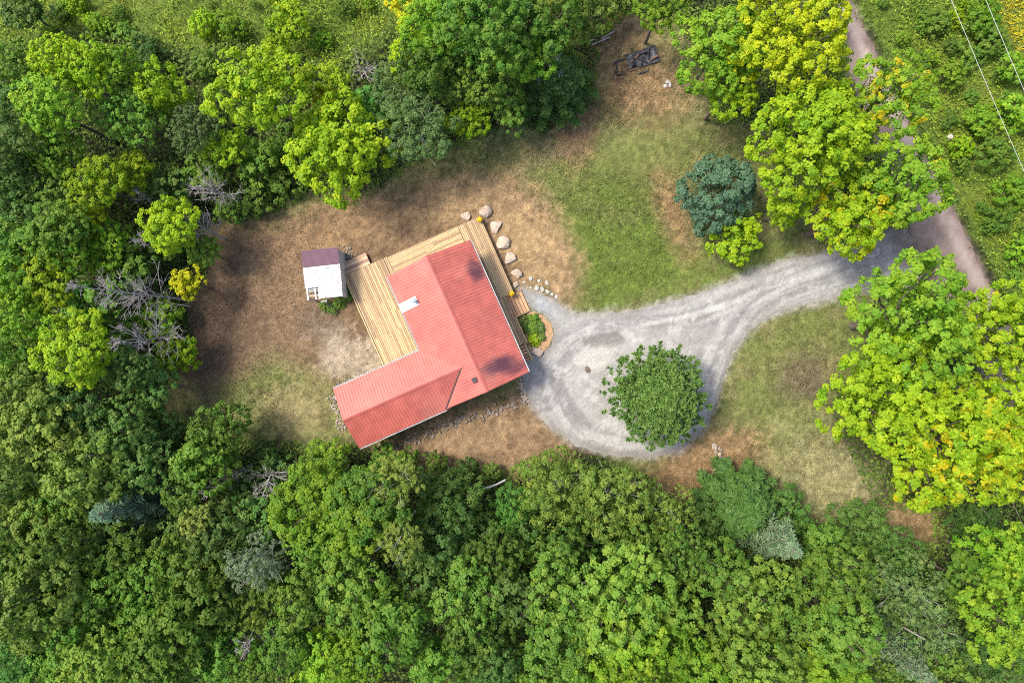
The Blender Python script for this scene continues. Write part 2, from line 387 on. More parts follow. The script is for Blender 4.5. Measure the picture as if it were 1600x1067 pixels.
def drive_col(px, py):
    x, y = px / PXM, py / PXM
    n1 = NZ[0].fbm(x, y, 4, 0.6); n2 = NZ[1].fbm(x, y, 4, 1.7); n4 = NZ[4].fbm(x, y, 3, 7.0)
    c = np.repeat(C(0.385, 0.370, 0.345)[None], len(px), 0) * (0.84 + 0.32 * n2)[:, None]
    wv = (n1 - .5) * 40
    c = lay_(c, C(0.52, 0.505, 0.475), sm(22 - pathd(px, py, [(900,520),(1000,500),(1090,490),(1180,450),(1290,425)]) + wv, 26) * .75)
    for k, T in enumerate(TRACKS):
        sg, al = lateral(px, py, T); st = NZ[3].fbm(sg / 6.5 + 40 * k, al / 85.0, 3, 1.0); fade = sm(30 - np.abs(sg) + wv * .4, 22)
        c = lay_(c, C(0.245, 0.228, 0.228), fade * sm(st - .56, .13) * .72)
        c = lay_(c, C(0.56, 0.545, 0.52), fade * sm(.40 - st, .10) * .55)
        rut = np.minimum(np.abs(sg - 15), np.abs(sg + 15)) - 5 + (n2 - .5) * 10; c = lay_(c, C(0.27, 0.255, 0.25), sm(-rut, 5) * .42)
    c = lay_(c, C(0.56, 0.54, 0.48), sm(24 - np.hypot((px - 932) / 1.25, (py - 560) / .8) + wv * .5, 6) * .75)
    c = lay_(c, C(0.20, 0.185, 0.165), sm(9 - pathd(px, py, [(905,537),(945,530),(965,526)]) + wv * .5, 8) * .75)
    c = lay_(c, C(0.22, 0.205, 0.19), sm(6 - pathd(px, py, [(1020,515),(1060,505),(1105,493)]) + wv * .3, 8) * .7)
    c = lay_(c, C(0.40, 0.43, 0.46), sm(30 - np.hypot(px - 845, py - 480) + wv, 20) * .5)
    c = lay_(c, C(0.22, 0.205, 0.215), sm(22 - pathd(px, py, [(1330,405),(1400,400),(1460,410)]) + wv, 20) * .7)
    c = lay_(c, C(0.60, 0.58, 0.55), sm(n2 - 0.64, 0.03) * .4)
    wr = sm(sdist(P_ROAD, px, py) + 26 + wv * .6, 26); c = lay_(c, road_col(px, py) * 1.1, wr)
    ed = sdist(P_DRIVE, px, py); c = lay_(c, C(0.23, 0.20, 0.165), sm(7 - ed + (n2 - .5) * 26, 7) * .5)
    return c * (0.655 * (0.74 + 0.52 * n4))[:, None]
def road_col(px, py):
    x, y = px / PXM, py / PXM
    off = px - ROADC(py); n2 = NZ[1].fbm(x, y, 4, 1.5)
    st = NZ[3].fbm(off / 7.0, y * 0.5, 3, 1.0)
    c = np.repeat(C(0.215, 0.158, 0.138)[None], len(px), 0) * (0.7 + 0.6 * n2)[:, None]
    c = lay_(c, C(0.40, 0.32, 0.285), sm(9 - np.abs(off - 18) + (n2 - .5) * 16, 8) * .85)  # light right strip; the darker left is wheel track plus painted shade
    c = lay_(c, C(0.30, 0.235, 0.22), sm(4 - np.abs(off + 14) + (n2 - .5) * 16, 6) * .6)
    return c * (0.50 + 0.40 * st)[:, None]
P_ROAD_IN = [p for p in P_ROAD]
sheet('road', P_ROAD_IN, 0.012, M_ROAD, road_col, 0.35, 2.5, 2)
sheet('driveway', P_DRIVE, 0.020, M_DRIVE, drive_col, 0.16, 1.6, 3)

# ------------------------------------------------------------------ small plants as stuff
def blades(name, px, py, hgt, wid, lean, col, tri=True, seed=0, zoff=0.0, mat_=M_GRASS):
    r = np.random.default_rng(seed); n = len(px)
    x = (px - 800) / PXM; y = (533.5 - py) / PXM; a = r.random(n) * 2 * np.pi; b = r.random(n) * 2 * np.pi
    w = wid * (0.6 + 0.8 * r.random(n)); h = hgt * (0.5 + r.random(n)); L = h * lean * (0.3 + r.random(n))
    base = np.stack([x, y, np.full(n, -0.03 + zoff)], 1)
    side = np.stack([np.cos(a), np.sin(a), 0 * a], 1) * w[:, None] / 2
    tip = base + np.stack([np.cos(b) * L, np.sin(b) * L, h], 1)
    mid = base * 0.45 + tip * 0.55 + np.stack([0 * a, 0 * a, h * 0.12], 1)
    V = np.stack([base - side, base + side, mid + side * .8, tip, mid - side * .8], 1).reshape(-1, 3)
    i = np.arange(n)[:, None] * 5
    F = np.concatenate([i + np.array([[0, 1, 2]]), i + np.array([[0, 2, 4]]), i + np.array([[4, 2, 3]])])
    me = mesh_np(name, V, F); add_color(me, 'cover', np.repeat(col, 5, 0))
    return link(name, me, None, mat_)
rg = np.random.default_rng(5)
def scatter(n, x0, x1, y0, y1): return rg.uniform(x0, x1, n), rg.uniform(y0, y1, n)
px, py = scatter(260000, 230, 1500, 0, 860)
c, g, cl, m = cover(px, py); k = rg.random(len(px)) < g * 0.75; px, py, c = px[k], py[k], c[k]
c = c * rg.uniform(0.7, 2.0, (len(c), 1)); c[:, 1] *= rg.uniform(0.95, 1.25, len(c))
tag(blades('lawn_grass', px, py, 0.085, 0.06, 1.3, c, seed=1), 'short patchy green and straw lawn grass across the yard', 'grass', kind='stuff')
# tall meadow grass and weeds
px, py = scatter(330000, -80, 1680, -60, 1000)
c, g, cl, m = cover(px, py)
n = NZ[0].fbm(px / PXM, py / PXM, 3, 0.5)
k = rg.random(len(px)) < m * 0.62; px, py, n = px[k], py[k], n[k]
nn_ = sm(n - .5, .14)[:, None]; base = (C(0.11, 0.19, 0.02) * nn_ + C(0.235, 0.28, 0.034) * (1 - nn_)) * rg.uniform(.6, 1.4, (len(px), 1))
yel = (px > 1560 - py * 0.0) & (sdist([(1535,-20),(1700,-20),(1700,180),(1610,110)], px, py) > -6); base[yel] = C(0.42, 0.36, 0.02) * rg.uniform(.6, 1.2, (yel.sum(), 1))
tag(blades('meadow_grass', px, py, 0.36, 0.055, 1.4, base, seed=2), 'tall green meadow grass on the road verge and old field', 'grass', kind='stuff')

# ------------------------------------------------------------------ house
def metal(name, col, stains=False, rough=0.42):
    m, nt, p = mat(name)
    f = noise(nt, 1.3, 4); c = mixc(nt, ramp(nt, f, 0.3, 0.75), tuple(x * .88 for x in col), tuple(x * 1.1 for x in col))
    tc = N(nt, 'ShaderNodeTexCoord'); sx = N(nt, 'ShaderNodeSeparateXYZ'); nt.links.new(tc.outputs['Object'], sx.inputs[0])
    if stains:
        stv = N(nt, 'ShaderNodeMapping'); stv.inputs['Scale'].default_value = (.5, 2.6, 1); nt.links.new(tc.outputs['Object'], stv.inputs['Vector']); fine = noise(nt, 2.0, 6, 0.7, vec=stv.outputs[0])
        for (cx, cy, rx, ry, k) in ((2.8, 3.1, 0.8, 1.2, .9), (1.5, -3.95, 1.8, 0.8, .95), (2.6, -4.6, 1.3, 0.6, .75), (-4.6, -4.9, 1.3, .5, .22), (-1.2, -4.3, .9, .7, .25)):
            mp = N(nt, 'ShaderNodeMapping'); mp.inputs['Location'].default_value = (-cx / rx, -cy / ry, 0); mp.inputs['Scale'].default_value = (1 / rx, 1 / ry, 0)
            nt.links.new(tc.outputs['Object'], mp.inputs['Vector'])
            ln = N(nt, 'ShaderNodeVectorMath', operation='LENGTH'); nt.links.new(mp.outputs[0], ln.inputs[0])
            a = N(nt, 'ShaderNodeMath', operation='SUBTRACT'); nt.links.new(fine, a.inputs[0]); nt.links.new(ln.outputs['Value'], a.inputs[1])
            b = N(nt, 'ShaderNodeMath', operation='MULTIPLY'); nt.links.new(ramp(nt, a.outputs[0], -0.55, 0.15), b.inputs[0]); b.inputs[1].default_value = k
            c = mixc(nt, b.outputs[0], c, (0.07, 0.025, 0.035))
        fd = noise(nt, 0.35, 3); fm = N(nt, 'ShaderNodeMath', operation='MULTIPLY'); nt.links.new(ramp(nt, fd, 0.5, 0.72), fm.inputs[0]); fm.inputs[1].default_value = .25
        c = mixc(nt, fm.outputs[0], c, (0.50, 0.20, 0.145))
    oi = N(nt, 'ShaderNodeObjectInfo'); mr = N(nt, 'ShaderNodeMapRange'); nt.links.new(oi.outputs['Random'], mr.inputs[0]); mr.inputs[3].default_value = .94; mr.inputs[4].default_value = 1.06
    mul = N(nt, 'ShaderNodeVectorMath', operation='SCALE'); nt.links.new(c, mul.inputs[0]); nt.links.new(mr.outputs[0], mul.inputs['Scale'])
    nt.links.new(mul.outputs[0], p.inputs['Base Color'])
    p.inputs['Roughness'].default_value = rough; p.inputs['Specular IOR Level'].default_value = 0.5
    return m
M_ROOF = metal('red_roof', (0.390, 0.100, 0.075), True, .42)
M_CAP = metal('red_cap', (0.40, 0.10, 0.078))
M_TRIM = simple('white_trim', (0.46, 0.46, 0.45), 0.5, 0.06)
M_WALL = simple('siding', (0.50, 0.45, 0.38), 0.7, 0.08, 2)
M_DARK = simple('dark_metal_and_shade', (0.05, 0.04, 0.04), 0.5, 0.2)
M_PURPLE = metal('purple_roof', (0.090, 0.033, 0.058), rough=.65)
def worn_white():
    m, nt, p = mat('worn_white_sheet')
    s = noise(nt, 4.5, 4, 0.6); c = mixc(nt, ramp(nt, s, 0.60, 0.65), (0.37, 0.375, 0.38), (0.12, 0.085, 0.08))
    c = mixc(nt, ramp(nt, noise(nt, 1.2, 3), .35, .75), c, (0.33, 0.34, 0.355)); nt.links.new(c, p.inputs['Base Color'])
    p.inputs['Roughness'].default_value = .6; return m
M_WHITE = worn_white()

house = tag(empty('house', (-79.7 / PXM, 25 / PXM, 0), R_(24)), 'house with L-shaped ribbed red metal roof and wooden wraparound deck', 'house')
EZ, RZ, SL = 3.0, 4.53, 0.457
def prism(name, pts2, axis, a, b, mat_, parent):
    """extrude a polygon drawn in (horizontal, z) along an axis"""
    bm = bmesh.new(); r0, r1 = [], []
    for h, z in pts2:
        r0.append(bm.verts.new((h, a, z) if axis == 'y' else (a, h, z))); r1.append(bm.verts.new((h, b, z) if axis == 'y' else (b, h, z)))
    bm.faces.new(r0); bm.faces.new(r1[::-1]); n = len(r0)
    for i in range(n): bm.faces.new((r0[i], r1[i], r1[(i + 1) % n], r0[(i + 1) % n]))
    return link(name, bm_mesh(name, bm), parent, mat_)
I = 0.4
prism('wall', [(-3.35 + I, 0), (3.35 - I, 0), (3.35 - I, EZ + SL * I - .12), (0, RZ - .12), (-3.35 + I, EZ + SL * I - .12)], 'y', -5.3 + I, 5.3 - I, M_WALL, house)
EY0, EY1, EYC = -5.38, -0.575, -2.978; ERZ = EZ + SL * (EY1 - EY0) / 2
prism('wall', [(EY0 + I, 0), (EY1 - I, 0), (EY1 - I, EZ + SL * I - .12), (EYC, ERZ - .12), (EY0 + I, EZ + SL * I - .12)], 'x', -10.3 + I, -2.96, M_WALL, house)
roof = empty('roof'); roof.parent = house
def rib_panel(width, length, ribs_pitch, rib_h=0.022):
    prof = [(0, 0)]; x = 0.03
    while x + 0.07 < width:
        prof += [(x, 0), (x + .018, rib_h), (x + .05, rib_h), (x + .068, 0)]; x += ribs_pitch
    prof.append((width, 0)); return prof
def slope(o, along, up, total, length, mat_, parent, pw=0.916, name='roof_panel', pitch=0.229, lap=0.006, rng=random.Random(4)):
    o, along, up = Vector(o), Vector(along), Vector(up); nrm = along.cross(up).normalized()
    if nrm.z < 0: nrm = -nrm
    x = 0.0; i = 0
    while x < total - 0.02:
        w = min(pw, total - x); prof = rib_panel(w, length, pitch); bm = bmesh.new(); rows = []
        ex = rng.uniform(-.008, .012); lift = lap * (i % 2) 
        for t in (-ex, length):
            rows.append([bm.verts.new(o + along * (x + a) + up * t + nrm * (h + lift)) for a, h in prof])
        # underside, so that the sheet has a thickness
        for t in (-ex, length):
            rows.append([bm.verts.new(o + along * (x + a) + up * t - nrm * 0.012) for a in (0, w)])
        for k in range(len(prof) - 1): bm.faces.new((rows[0][k], rows[0][k + 1], rows[1][k + 1], rows[1][k]))
        bm.faces.new((rows[2][0], rows[3][0], rows[3][1], rows[2][1])); bm.faces.new([rows[2][0]] + [rows[2][1]] + rows[0][::-1])
        me = bpy.data.meshes.new(name); bm.to_mesh(me); bm.free(); link(name, me, parent, mat_)
        x += w; i += 1
L1 = math.hypot(3.35, RZ - EZ); c1, s1 = 3.35 / L1, (RZ - EZ) / L1
slope((-3.35, -5.3, EZ), (0, 1, 0), (c1, 0, s1), 10.6, L1, M_ROOF, roof)
slope((3.35, -5.3, EZ), (0, 1, 0), (-c1, 0, s1), 10.6, L1, M_ROOF, roof)
L2 = math.hypot(EY1 - EYC, ERZ - EZ); c2, s2 = (EY1 - EYC) / L2, (ERZ - EZ) / L2
slope((-10.3, EY1, EZ), (1, 0, 0), (0, -c2, s2), 9.5, L2, M_ROOF, roof)
slope((-10.3, EY0, EZ), (1, 0, 0), (0, c2, s2), 9.5, L2, M_ROOF, roof)
def cap(axis, a, b, c, z, w=0.17):
    d = w * SL
    pts = [(c - w, z - d + .045), (c, z + .06), (c + w, z - d + .045), (c + w, z - d + .03), (c, z + .045), (c - w, z - d + .03)]
    prism('ridge_cap', pts, axis, a, b, M_CAP, roof)
cap('y', -5.33, 5.33, 0, RZ); cap('x', -10.33, -0.9, EYC, ERZ)
# dark strip painting the shade line in the lower valley between the roofs
def strip(name, p, q, w, z, mat_, parent, t=0.012):
    p, q = Vector(p), Vector(q); d = (q - p).normalized(); s = d.cross(Vector((0, 0, 1))).normalized() * w / 2; bm = bmesh.new()
    vs = [bm.verts.new(x + Vector((0, 0, z + zz))) for zz in (0, t) for x in (p - s, p + s, q + s, q - s)]
    for f in ((0,3,2,1),(4,5,6,7),(0,1,5,4),(1,2,6,5),(2,3,7,6),(3,0,4,7)): bm.faces.new([vs[i] for i in f])
    return link(name, bm_mesh(name, bm), parent, mat_)
vx = -(RZ - ERZ) / SL
strip('valley_shade', (vx, EYC, ERZ), (-3.37, EY0 + .02, EZ), .10, .035, M_DARK, roof)
# gutters and rake boards
def gutter(a, b, out):
    a, b, out = Vector(a), Vector(b), Vector(out); bm = bmesh.new()
    prof = [(0.0, 0.0), (0.0, -0.10), (0.10, -0.10), (0.115, 0.0), (0.10, 0.0), (0.088, -0.088), (0.012, -0.088), (0.012, 0)]
    r = [[bm.verts.new(p + out * x + Vector((0, 0, z))) for x, z in prof] for p in (a, b)]; n = len(prof)
    for i in range(n): bm.faces.new((r[0][i], r[0][(i + 1) % n], r[1][(i + 1) % n], r[1][i]))
    bm.faces.new(r[0]); bm.faces.new(r[1][::-1])
    link('gutter', bm_mesh('gutter', bm), roof, M_TRIM)
gutter((3.33, -5.32, EZ - .02), (3.33, 5.3, EZ - .02), (1, 0, 0))
gutter((-3.33, -0.6, EZ - .02), (-3.33, 5.3, EZ - .02), (-1, 0, 0))
gutter((-10.3, EY0 + .02, EZ - .02), (-3.3, EY0 + .02, EZ - .02), (0, -1, 0))
gutter((-10.3, EY1 - .02, EZ - .02), (-3.45, EY1 - .02, EZ - .02), (0, 1, 0))
for y in (-5.3, 5.3):
    for s in (-1, 1):
        prism('rake_board', [(s * 3.36, EZ - .17), (s * 3.36, EZ + .0), (0, RZ + .0), (0, RZ - .17)], 'y', y - .025, y + .025, M_CAP, roof)
for s in (-1, 1):
    prism('rake_board', [(EYC + s * 2.41, EZ - .17), (EYC + s * 2.41, EZ), (EYC, ERZ), (EYC, ERZ - .17)], 'x', -10.325, -10.275, M_CAP, roof)
# roof vent box, white flue flashing with the flue pipe
zr = lambda x: RZ - SL * abs(x)
bm = bmesh.new(); box(bm, -0.62, -0.28, -4.35, -4.01, zr(-.45) - .1, zr(-.45) + .22); link('roof_vent', bm_mesh('roof_vent', bm), roof, M_DARK)
fy0, fy1 = 2.42, 3.12; bm = bmesh.new()
xa, xb = -3.42, -1.95
vs = [bm.verts.new(p) for p in ((xa, fy0, zr(xa) + .055), (xb, fy0, zr(xb) + .055), (xb, fy1, zr(xb) + .055), (xa, fy1, zr(xa) + .055), (xa, fy0, zr(xa) + .02), (xb, fy0, zr(xb) + .02), (xb, fy1, zr(xb) + .02), (xa, fy1, zr(xa) + .02))]
for f in ((0,1,2,3),(4,7,6,5),(0,4,5,1),(1,5,6,2),(2,6,7,3),(3,7,4,0)): bm.faces.new([vs[i] for i in f])
fl = link('flue_flashing', bm_mesh('flue_flashing', bm), roof, M_TRIM); fl['label'] = 'white sheet metal flashing running from the flue down to the eave'
bm = bmesh.new(); bmesh.ops.create_cone(bm, cap_ends=True, segments=14, radius1=.11, radius2=.11, depth=.5, matrix=Matrix.Translation((-2.15, 2.8, zr(-2.15) + .2)))
bmesh.ops.create_cone(bm, cap_ends=True, segments=14, radius1=.17, radius2=.05, depth=.09, matrix=Matrix.Translation((-2.15, 2.8, zr(-2.15) + .5)))
link('flue_pipe', bm_mesh('flue_pipe', bm), fl, simple('galvanised', (.45, .52, .60), .35, .2, metallic=.6))

# ------------------------------------------------------------------ deck
def wood(name, col):
    m, nt, p = mat(name)
    oi = N(nt, 'ShaderNodeObjectInfo'); tc = N(nt, 'ShaderNodeTexCoord')
    at = N(nt, 'ShaderNodeAttribute', attribute_name='grain')
    mp = N(nt, 'ShaderNodeCombineXYZ'); sx = N(nt, 'ShaderNodeSeparateXYZ'); nt.links.new(at.outputs['Vector'], sx.inputs[0])
    ms = N(nt, 'ShaderNodeMath', operation='MULTIPLY'); nt.links.new(sx.outputs[0], ms.inputs[0]); ms.inputs[1].default_value = 1.1
    rs = N(nt, 'ShaderNodeMath', operation='MULTIPLY'); nt.links.new(oi.outputs['Random'], rs.inputs[0]); rs.inputs[1].default_value = 60
    my = N(nt, 'ShaderNodeMath', operation='MULTIPLY'); nt.links.new(sx.outputs[1], my.inputs[0]); my.inputs[1].default_value = 18
    nt.links.new(ms.outputs[0], mp.inputs[0]); nt.links.new(my.outputs[0], mp.inputs[1]); nt.links.new(rs.outputs[0], mp.inputs[2])
    f = noise(nt, 1.6, 5, .6, vec=mp.outputs[0])
    c = mixc(nt, ramp(nt, f, .3, .72), tuple(x * .72 for x in col), tuple(min(1, x * 1.15) for x in col))
    kn = noise(nt, 5.5, 2, .5); c = mixc(nt, ramp(nt, kn, .69, .76), c, (0.20, 0.10, 0.04))
    hs = N(nt, 'ShaderNodeHueSaturation'); nt.links.new(c, hs.inputs['Color'])
    mr = N(nt, 'ShaderNodeMapRange'); nt.links.new(oi.outputs['Random'], mr.inputs[0]); mr.inputs[3].default_value = .62; mr.inputs[4].default_value = 1.22; nt.links.new(mr.outputs[0], hs.inputs['Value'])
    mh = N(nt, 'ShaderNodeMapRange'); nt.links.new(oi.outputs['Random'], mh.inputs[0]); mh.inputs[3].default_value = .485; mh.inputs[4].default_value = .51; nt.links.new(mh.outputs[0], hs.inputs['Hue'])
    nt.links.new(hs.outputs[0], p.inputs['Base Color']); p.inputs['Roughness'].default_value = .65; p.inputs['Specular IOR Level'].default_value = .25
    return m
M_WOOD = wood('deck_wood', (0.45, 0.315, 0.170)); M_WOOD_D = wood('tread_wood', (0.44, 0.26, 0.14)); M_PLY = wood('landing_wood', (0.46, 0.30, 0.20))
deck = tag(empty('deck', house.location, R_(24)), 'new pale wooden deck wrapped around the red-roofed house', 'deck')
def board(name, x0, x1, y0, y1, z, mat_=M_WOOD, th=.035, parent=deck):
    bm = bmesh.new(); box(bm, x0, x1, y0, y1, z - th, z)
    top = [e for e in bm.edges if all(abs(v.co.z - z) < 1e-6 for v in e.verts)]
    bmesh.ops.bevel(bm, geom=top, offset=.006, segments=1, affect='EDGES')
    o = link(name, bm_mesh(name, bm), parent, mat_); me = o.data
    a = me.attributes.new('grain', 'FLOAT_VECTOR', 'POINT'); lx = (x1 - x0) > (y1 - y0)
    co = np.array([v.co[:] for v in me.vertices]); gr = np.stack([co[:, 0], co[:, 1], co[:, 2]] if lx else [co[:, 1], co[:, 0], co[:, 2]], 1)
    a.data.foreach_set('vector', gr.astype(np.float32).ravel()); return o
rd = random.Random(8); DZ = 0.60; PW, GAP = 0.138, 0.014
def run(x0, x1, y0, y1, along, splits=1):
    a, b = (y0, y1) if along == 'y' else (x0, x1); c, d = (x0, x1) if along == 'y' else (y0, y1)
    n = max(1, int(round((d - c) / (PW + GAP)))); w = (d - c) / n
    for i in range(n):
        cuts = sorted([a] + [a + (b - a) * (rd.choice((.33, .5, .62)) if splits == 1 else (k + 1) / (splits + 1) + rd.uniform(-.08, .08)) for k in range(splits)] + [b])
        for k in range(len(cuts) - 1):
            s, e = cuts[k] + .002, cuts[k + 1] - .002; z = DZ + rd.uniform(-.004, .003)
            q = (c + i * w + GAP / 2, c + (i + 1) * w - GAP / 2)
            if along == 'y': board('deck_board', q[0], q[1], s, e, z)
            else: board('deck_board', s, e, q[0], q[1], z)
run(-6.62, -3.36, -0.93, 7.12, 'y'); run(-3.33, -3.04, 5.35, 7.12, 'y', 0); run(-3.33, -2.97, -0.93, 5.3, 'y')
run(-3.02, 2.90, 4.92, 7.05, 'x'); run(2.93, 4.70, 0.62, 7.05, 'y'); run(2.97, 4.08, -3.3, 0.6, 'y', 0)
# rim boards, edge caps and posts
for b in ((-6.70, -6.63, -0.95, 7.14, .22, .70), (-6.66, -3.02, 7.13, 7.17, .25, .585), (-3.02, 4.74, 7.06, 7.10, .25, .585), (4.71, 4.75, .62, 7.1, .22, .585)):
    box_obj('rim_board', b, M_WOOD, deck)
for x, y in ((-6.5, 7.0), (-6.5, 3.2), (-6.5, -.7), (-3.2, 7.0), (0, 6.95), (4.6, 6.95), (4.6, 3.6), (4.6, .8), (4.0, -3.2)):
    box_obj('post', (x - .07, x + .07, y - .07, y + .07, -0.05, DZ - .04), M_WOOD, deck)
board('edge_cap', 4.09, 4.21, -3.34, -1.16, .72); box_obj('rim_board', (4.12, 4.17, -3.3, -1.18, .1, .684), M_WOOD, deck)
board('edge_cap', 4.72, 4.80, 0.58, 7.05, .615)
st = empty('stairs'); st.parent = deck
for i in range(5): board('tread', 4.10 + i * .262, 4.10 + i * .262 + .235, -1.10, .52, .52 - i * .095, M_WOOD_D, .04, st)
for y in (-1.17, .54): 
    bm = bmesh.new()
    vs = [bm.verts.new(p) for yy in (y, y + .055) for p in ((4.1, yy, .0), (5.42, yy, .0), (5.42, yy, .14), (4.1, yy, .62))]
    for f in ((0,1,2,3),(7,6,5,4),(0,4,5,1),(1,5,6,2),(2,6,7,3),(3,7,4,0)): bm.faces.new([vs[k] for k in f])
    o = link('stringer', bm_mesh('stringer', bm), st, M_WOOD)
st2 = empty('stairs'); st2.parent = deck
for i in range(5): board('tread', 3.2, 3.93, -3.38 - i * .25 - .2, -3.38 - i * .25, .52 - i * .1, M_WOOD_D, .04, st2)
for x in (3.94, ):
    bm = bmesh.new()
    vs = [bm.verts.new(p) for xx in (x, x + .09) for p in ((xx, -3.32, .0), (xx, -4.66, .0), (xx, -4.66, .14), (xx, -3.32, .64))]
    for f in ((0,1,2,3),(7,6,5,4),(0,4,5,1),(1,5,6,2),(2,6,7,3),(3,7,4,0)): bm.faces.new([vs[k] for k in f])
    link('stringer', bm_mesh('stringer', bm), st2, M_WOOD)
board('edge_cap', 3.2, 4.03, -4.74, -4.64, .14, M_WOOD)
lnd = empty('landing'); lnd.parent = deck
for i in range(4): board('landing_board', -6.55, -4.45, 7.20 + i * .235, 7.20 + i * .235 + .228, .38, M_PLY, .04, lnd)
box_obj('landing_frame', (-6.5, -4.5, 7.22, 8.1, 0, .335), M_PLY, lnd)

# ------------------------------------------------------------------ shed
sx_, sy_ = W(503.5, 428, 2.2)
shed = tag(empty('shed', (sx_, sy_, 0), R_(5.5)), 'small shed roofed in purple and worn white metal sheets', 'shed')
hw, hl = 1.42, 1.85; zl, zh = 2.15, 2.42
M_BOARD = simple('shed_boards', (0.42, 0.41, 0.40), 0.8, 0.2, 4)
for b in ((-hw + .08, -hw + .14, -hl + .75, hl - .1, 0, zl - .06), (hw - .14, hw - .08, -hl + .1, hl - .1, 0, zh - .08), (-hw + .14, hw - .14, hl - .16, hl - .1, 0, zl - .04), (-hw + .14, hw - .14, -hl + .75, -hl + .81, 0, zl - .04)):
    box_obj('wall', b, M_BOARD, shed)
sroof = empty('roof'); sroof.parent = shed
LS = math.hypot(2 * hw, zh - zl); up = (2 * hw / LS, 0, (zh - zl) / LS)
slope((-hw, .60, zl), (0, 1, 0), up, 1.25, LS, M_PURPLE, sroof, .625, 'roof_sheet', .155)
slope((-hw + .02, -hl + .88, zl - .015), (0, 1, 0), up, 1.56, LS, M_WHITE, sroof, .78, 'roof_sheet', .26)
LS2 = LS * .62; o2 = Vector((-hw, -hl + .02, zl - .018)) + Vector(up) * (LS - LS2)
slope(o2, (0, 1, 0), up, .88, LS2, M_WHITE, sroof, .88, 'roof_sheet', .26)
M_JOIST = simple('white_timber', (.48, .47, .45), .7, .15)
for x in (-1.32, -.72, -.45): box_obj('rafter', (x, x + .11, -hl + .0, -hl + 1.0, zl - .12, zl - .045), M_JOIST, sroof)
for y in (-hl + .28, -hl + .62): box_obj('rafter', (-1.3, -.3, y, y + .06, zl - .19, zl - .122), M_JOIST, sroof)
for x, y in ((-1.3, -hl + .1), (hw - .2, -hl + .1)): box_obj('post', (x - .05, x + .05, y - .05, y + .05, 0, zl - .12), M_JOIST, shed)

# ------------------------------------------------------------------ stones
def rock_mesh(seed, flat=.6):
    bm = bmesh.new(); bmesh.ops.create_icosphere(bm, subdivisions=2, radius=1.0); r = random.Random(seed)
    cuts = [Vector((r.gauss(0, 1), r.gauss(0, 1), r.gauss(0, .7))).normalized() for _ in range(12)]; cd = [r.uniform(.45, .82) for _ in cuts]
    for v in bm.verts:
        for n, d in zip(cuts, cd):
            k = v.co.dot(n)
            if k > d: v.co -= n * (k - d) * .92
        v.co *= 1 + r.uniform(-.03, .03); v.co.z *= flat
    me = bm_mesh('boulder', bm); return me
M_RUB = simple('rubble_stone', (0.25, 0.205, 0.165), 0.85, 0.5, 4.0, 0.6, 8)
ROCKS = [rock_mesh(s, .55 + .1 * (s % 3)) for s in range(7)]
def rock(name, px, py, rx, ry, rot, label, cat='boulder', group=None, mat_=M_STONE, sink=.25, z=0.0, i=None, flat=.75):
    x, y = W(px, py); i = (int(px * 7 + py)) % 7 if i is None else i
    key = (i, mat_.name)
    if key not in RK: 
        me = ROCKS[i].copy(); me.materials.append(mat_); RK[key] = me
    o = bpy.data.objects.new(name, RK[key]); COL.objects.link(o)
    a, b = rx / PXM, ry / PXM; h = min(a, b) * flat
    o.scale = (a * 1.38, b * 1.38, h * 1.7); o.rotation_euler = (0, 0, R_(rot)); o.location = (x, y, z + h * 1.6 * .6 * (1 - sink) * .45)
    return tag(o, label, cat, group)
RK = {}
for k, (px, py, rx, ry, rot, l) in enumerate([
    (727.5, 338, 8.5, 6.5, 10, 'pale boulder against the deck\'s far edge beside the corner flower pot'),
    (758, 331, 9, 8, -30, 'rounded boulder just off the deck corner with the yellow flowers'),
    (774.5, 353, 10, 8, 50, 'brown-grey boulder, second along the deck from the corner flower pot'),
    (785, 380, 10.5, 8.5, 5, 'broad flat pink boulder, third along the deck from the corner flower pot'),
    (796, 404.5, 10.5, 8, 65, 'egg-shaped boulder, fourth along the deck from the corner flower pot'),
    (808, 427, 8.5, 7, -50, 'angular white boulder, fifth along the deck from the corner flower pot'),
    (805.5, 444.5, 5, 4.5, 20, 'small dark-sided boulder right beside the stair-top flower pot'),
    (840, 550.5, 7.5, 6.5, 10, 'pale boulder at the end of the flower bed by the short steps')]):
    rock('boulder', px, py, rx, ry, rot, l, group='boulders along the deck')
for k, (px, py, r) in enumerate([(819, 441, 2.6), (829, 436, 3.4), (842, 439.5, 3), (854.5, 442, 3.3), (829.5, 449.5, 2.2), (839, 450, 4), (847.5, 452.5, 4), (855.5, 456, 3.6), (862, 460, 3), (869, 463.5, 3), (833, 543, 2.4), (839, 541, 1.9)]):
    rock('stone', px, py, r, r * .8, k * 50, 'small pale stone at the gravel edge near the wide stairs' if k < 10 else 'small round stone beside the leafy bed and its boulder', 'stone', 'edging stones at the stairs' if k < 10 else 'small bed stones', M_STONE_W)
for px, py, r, l in ((1042, 129.5, 4, 'broad'), (1040, 135, 3.4, 'narrow'), (1046.5, 133.5, 3.6, 'square')):
    rock('stone', px, py, r, r * .7, px * 13, f'{l} white stone huddled with two others near the burn pit', 'stone', 'white stones near the burn pit', M_STONE_W)
rock('stone', 1481, 215, 5, 4, 20, 'lone white rock in the roadside grass', 'rock', None, M_STONE_W, z=.15)
# drystone heap by the cedar
rr = random.Random(31)
for k in range(26):
    t = k / 25; px = 1121 + rr.uniform(-6, 6) * (1 - .4 * t); py = 697 + t * 44
    r = rr.uniform(2.2, 3.6) * (1.15 - .4 * t) + (2.5 if k == 0 else 0)
    rock('stone', px, py, r, r * .8, rr.uniform(0, 180), 'grey field stone in the narrow stone row beside the dark cedar', 'stone', 'stones in the narrow row', M_STONE if rr.random() < .35 else M_RUB, z=rr.uniform(0, .12))
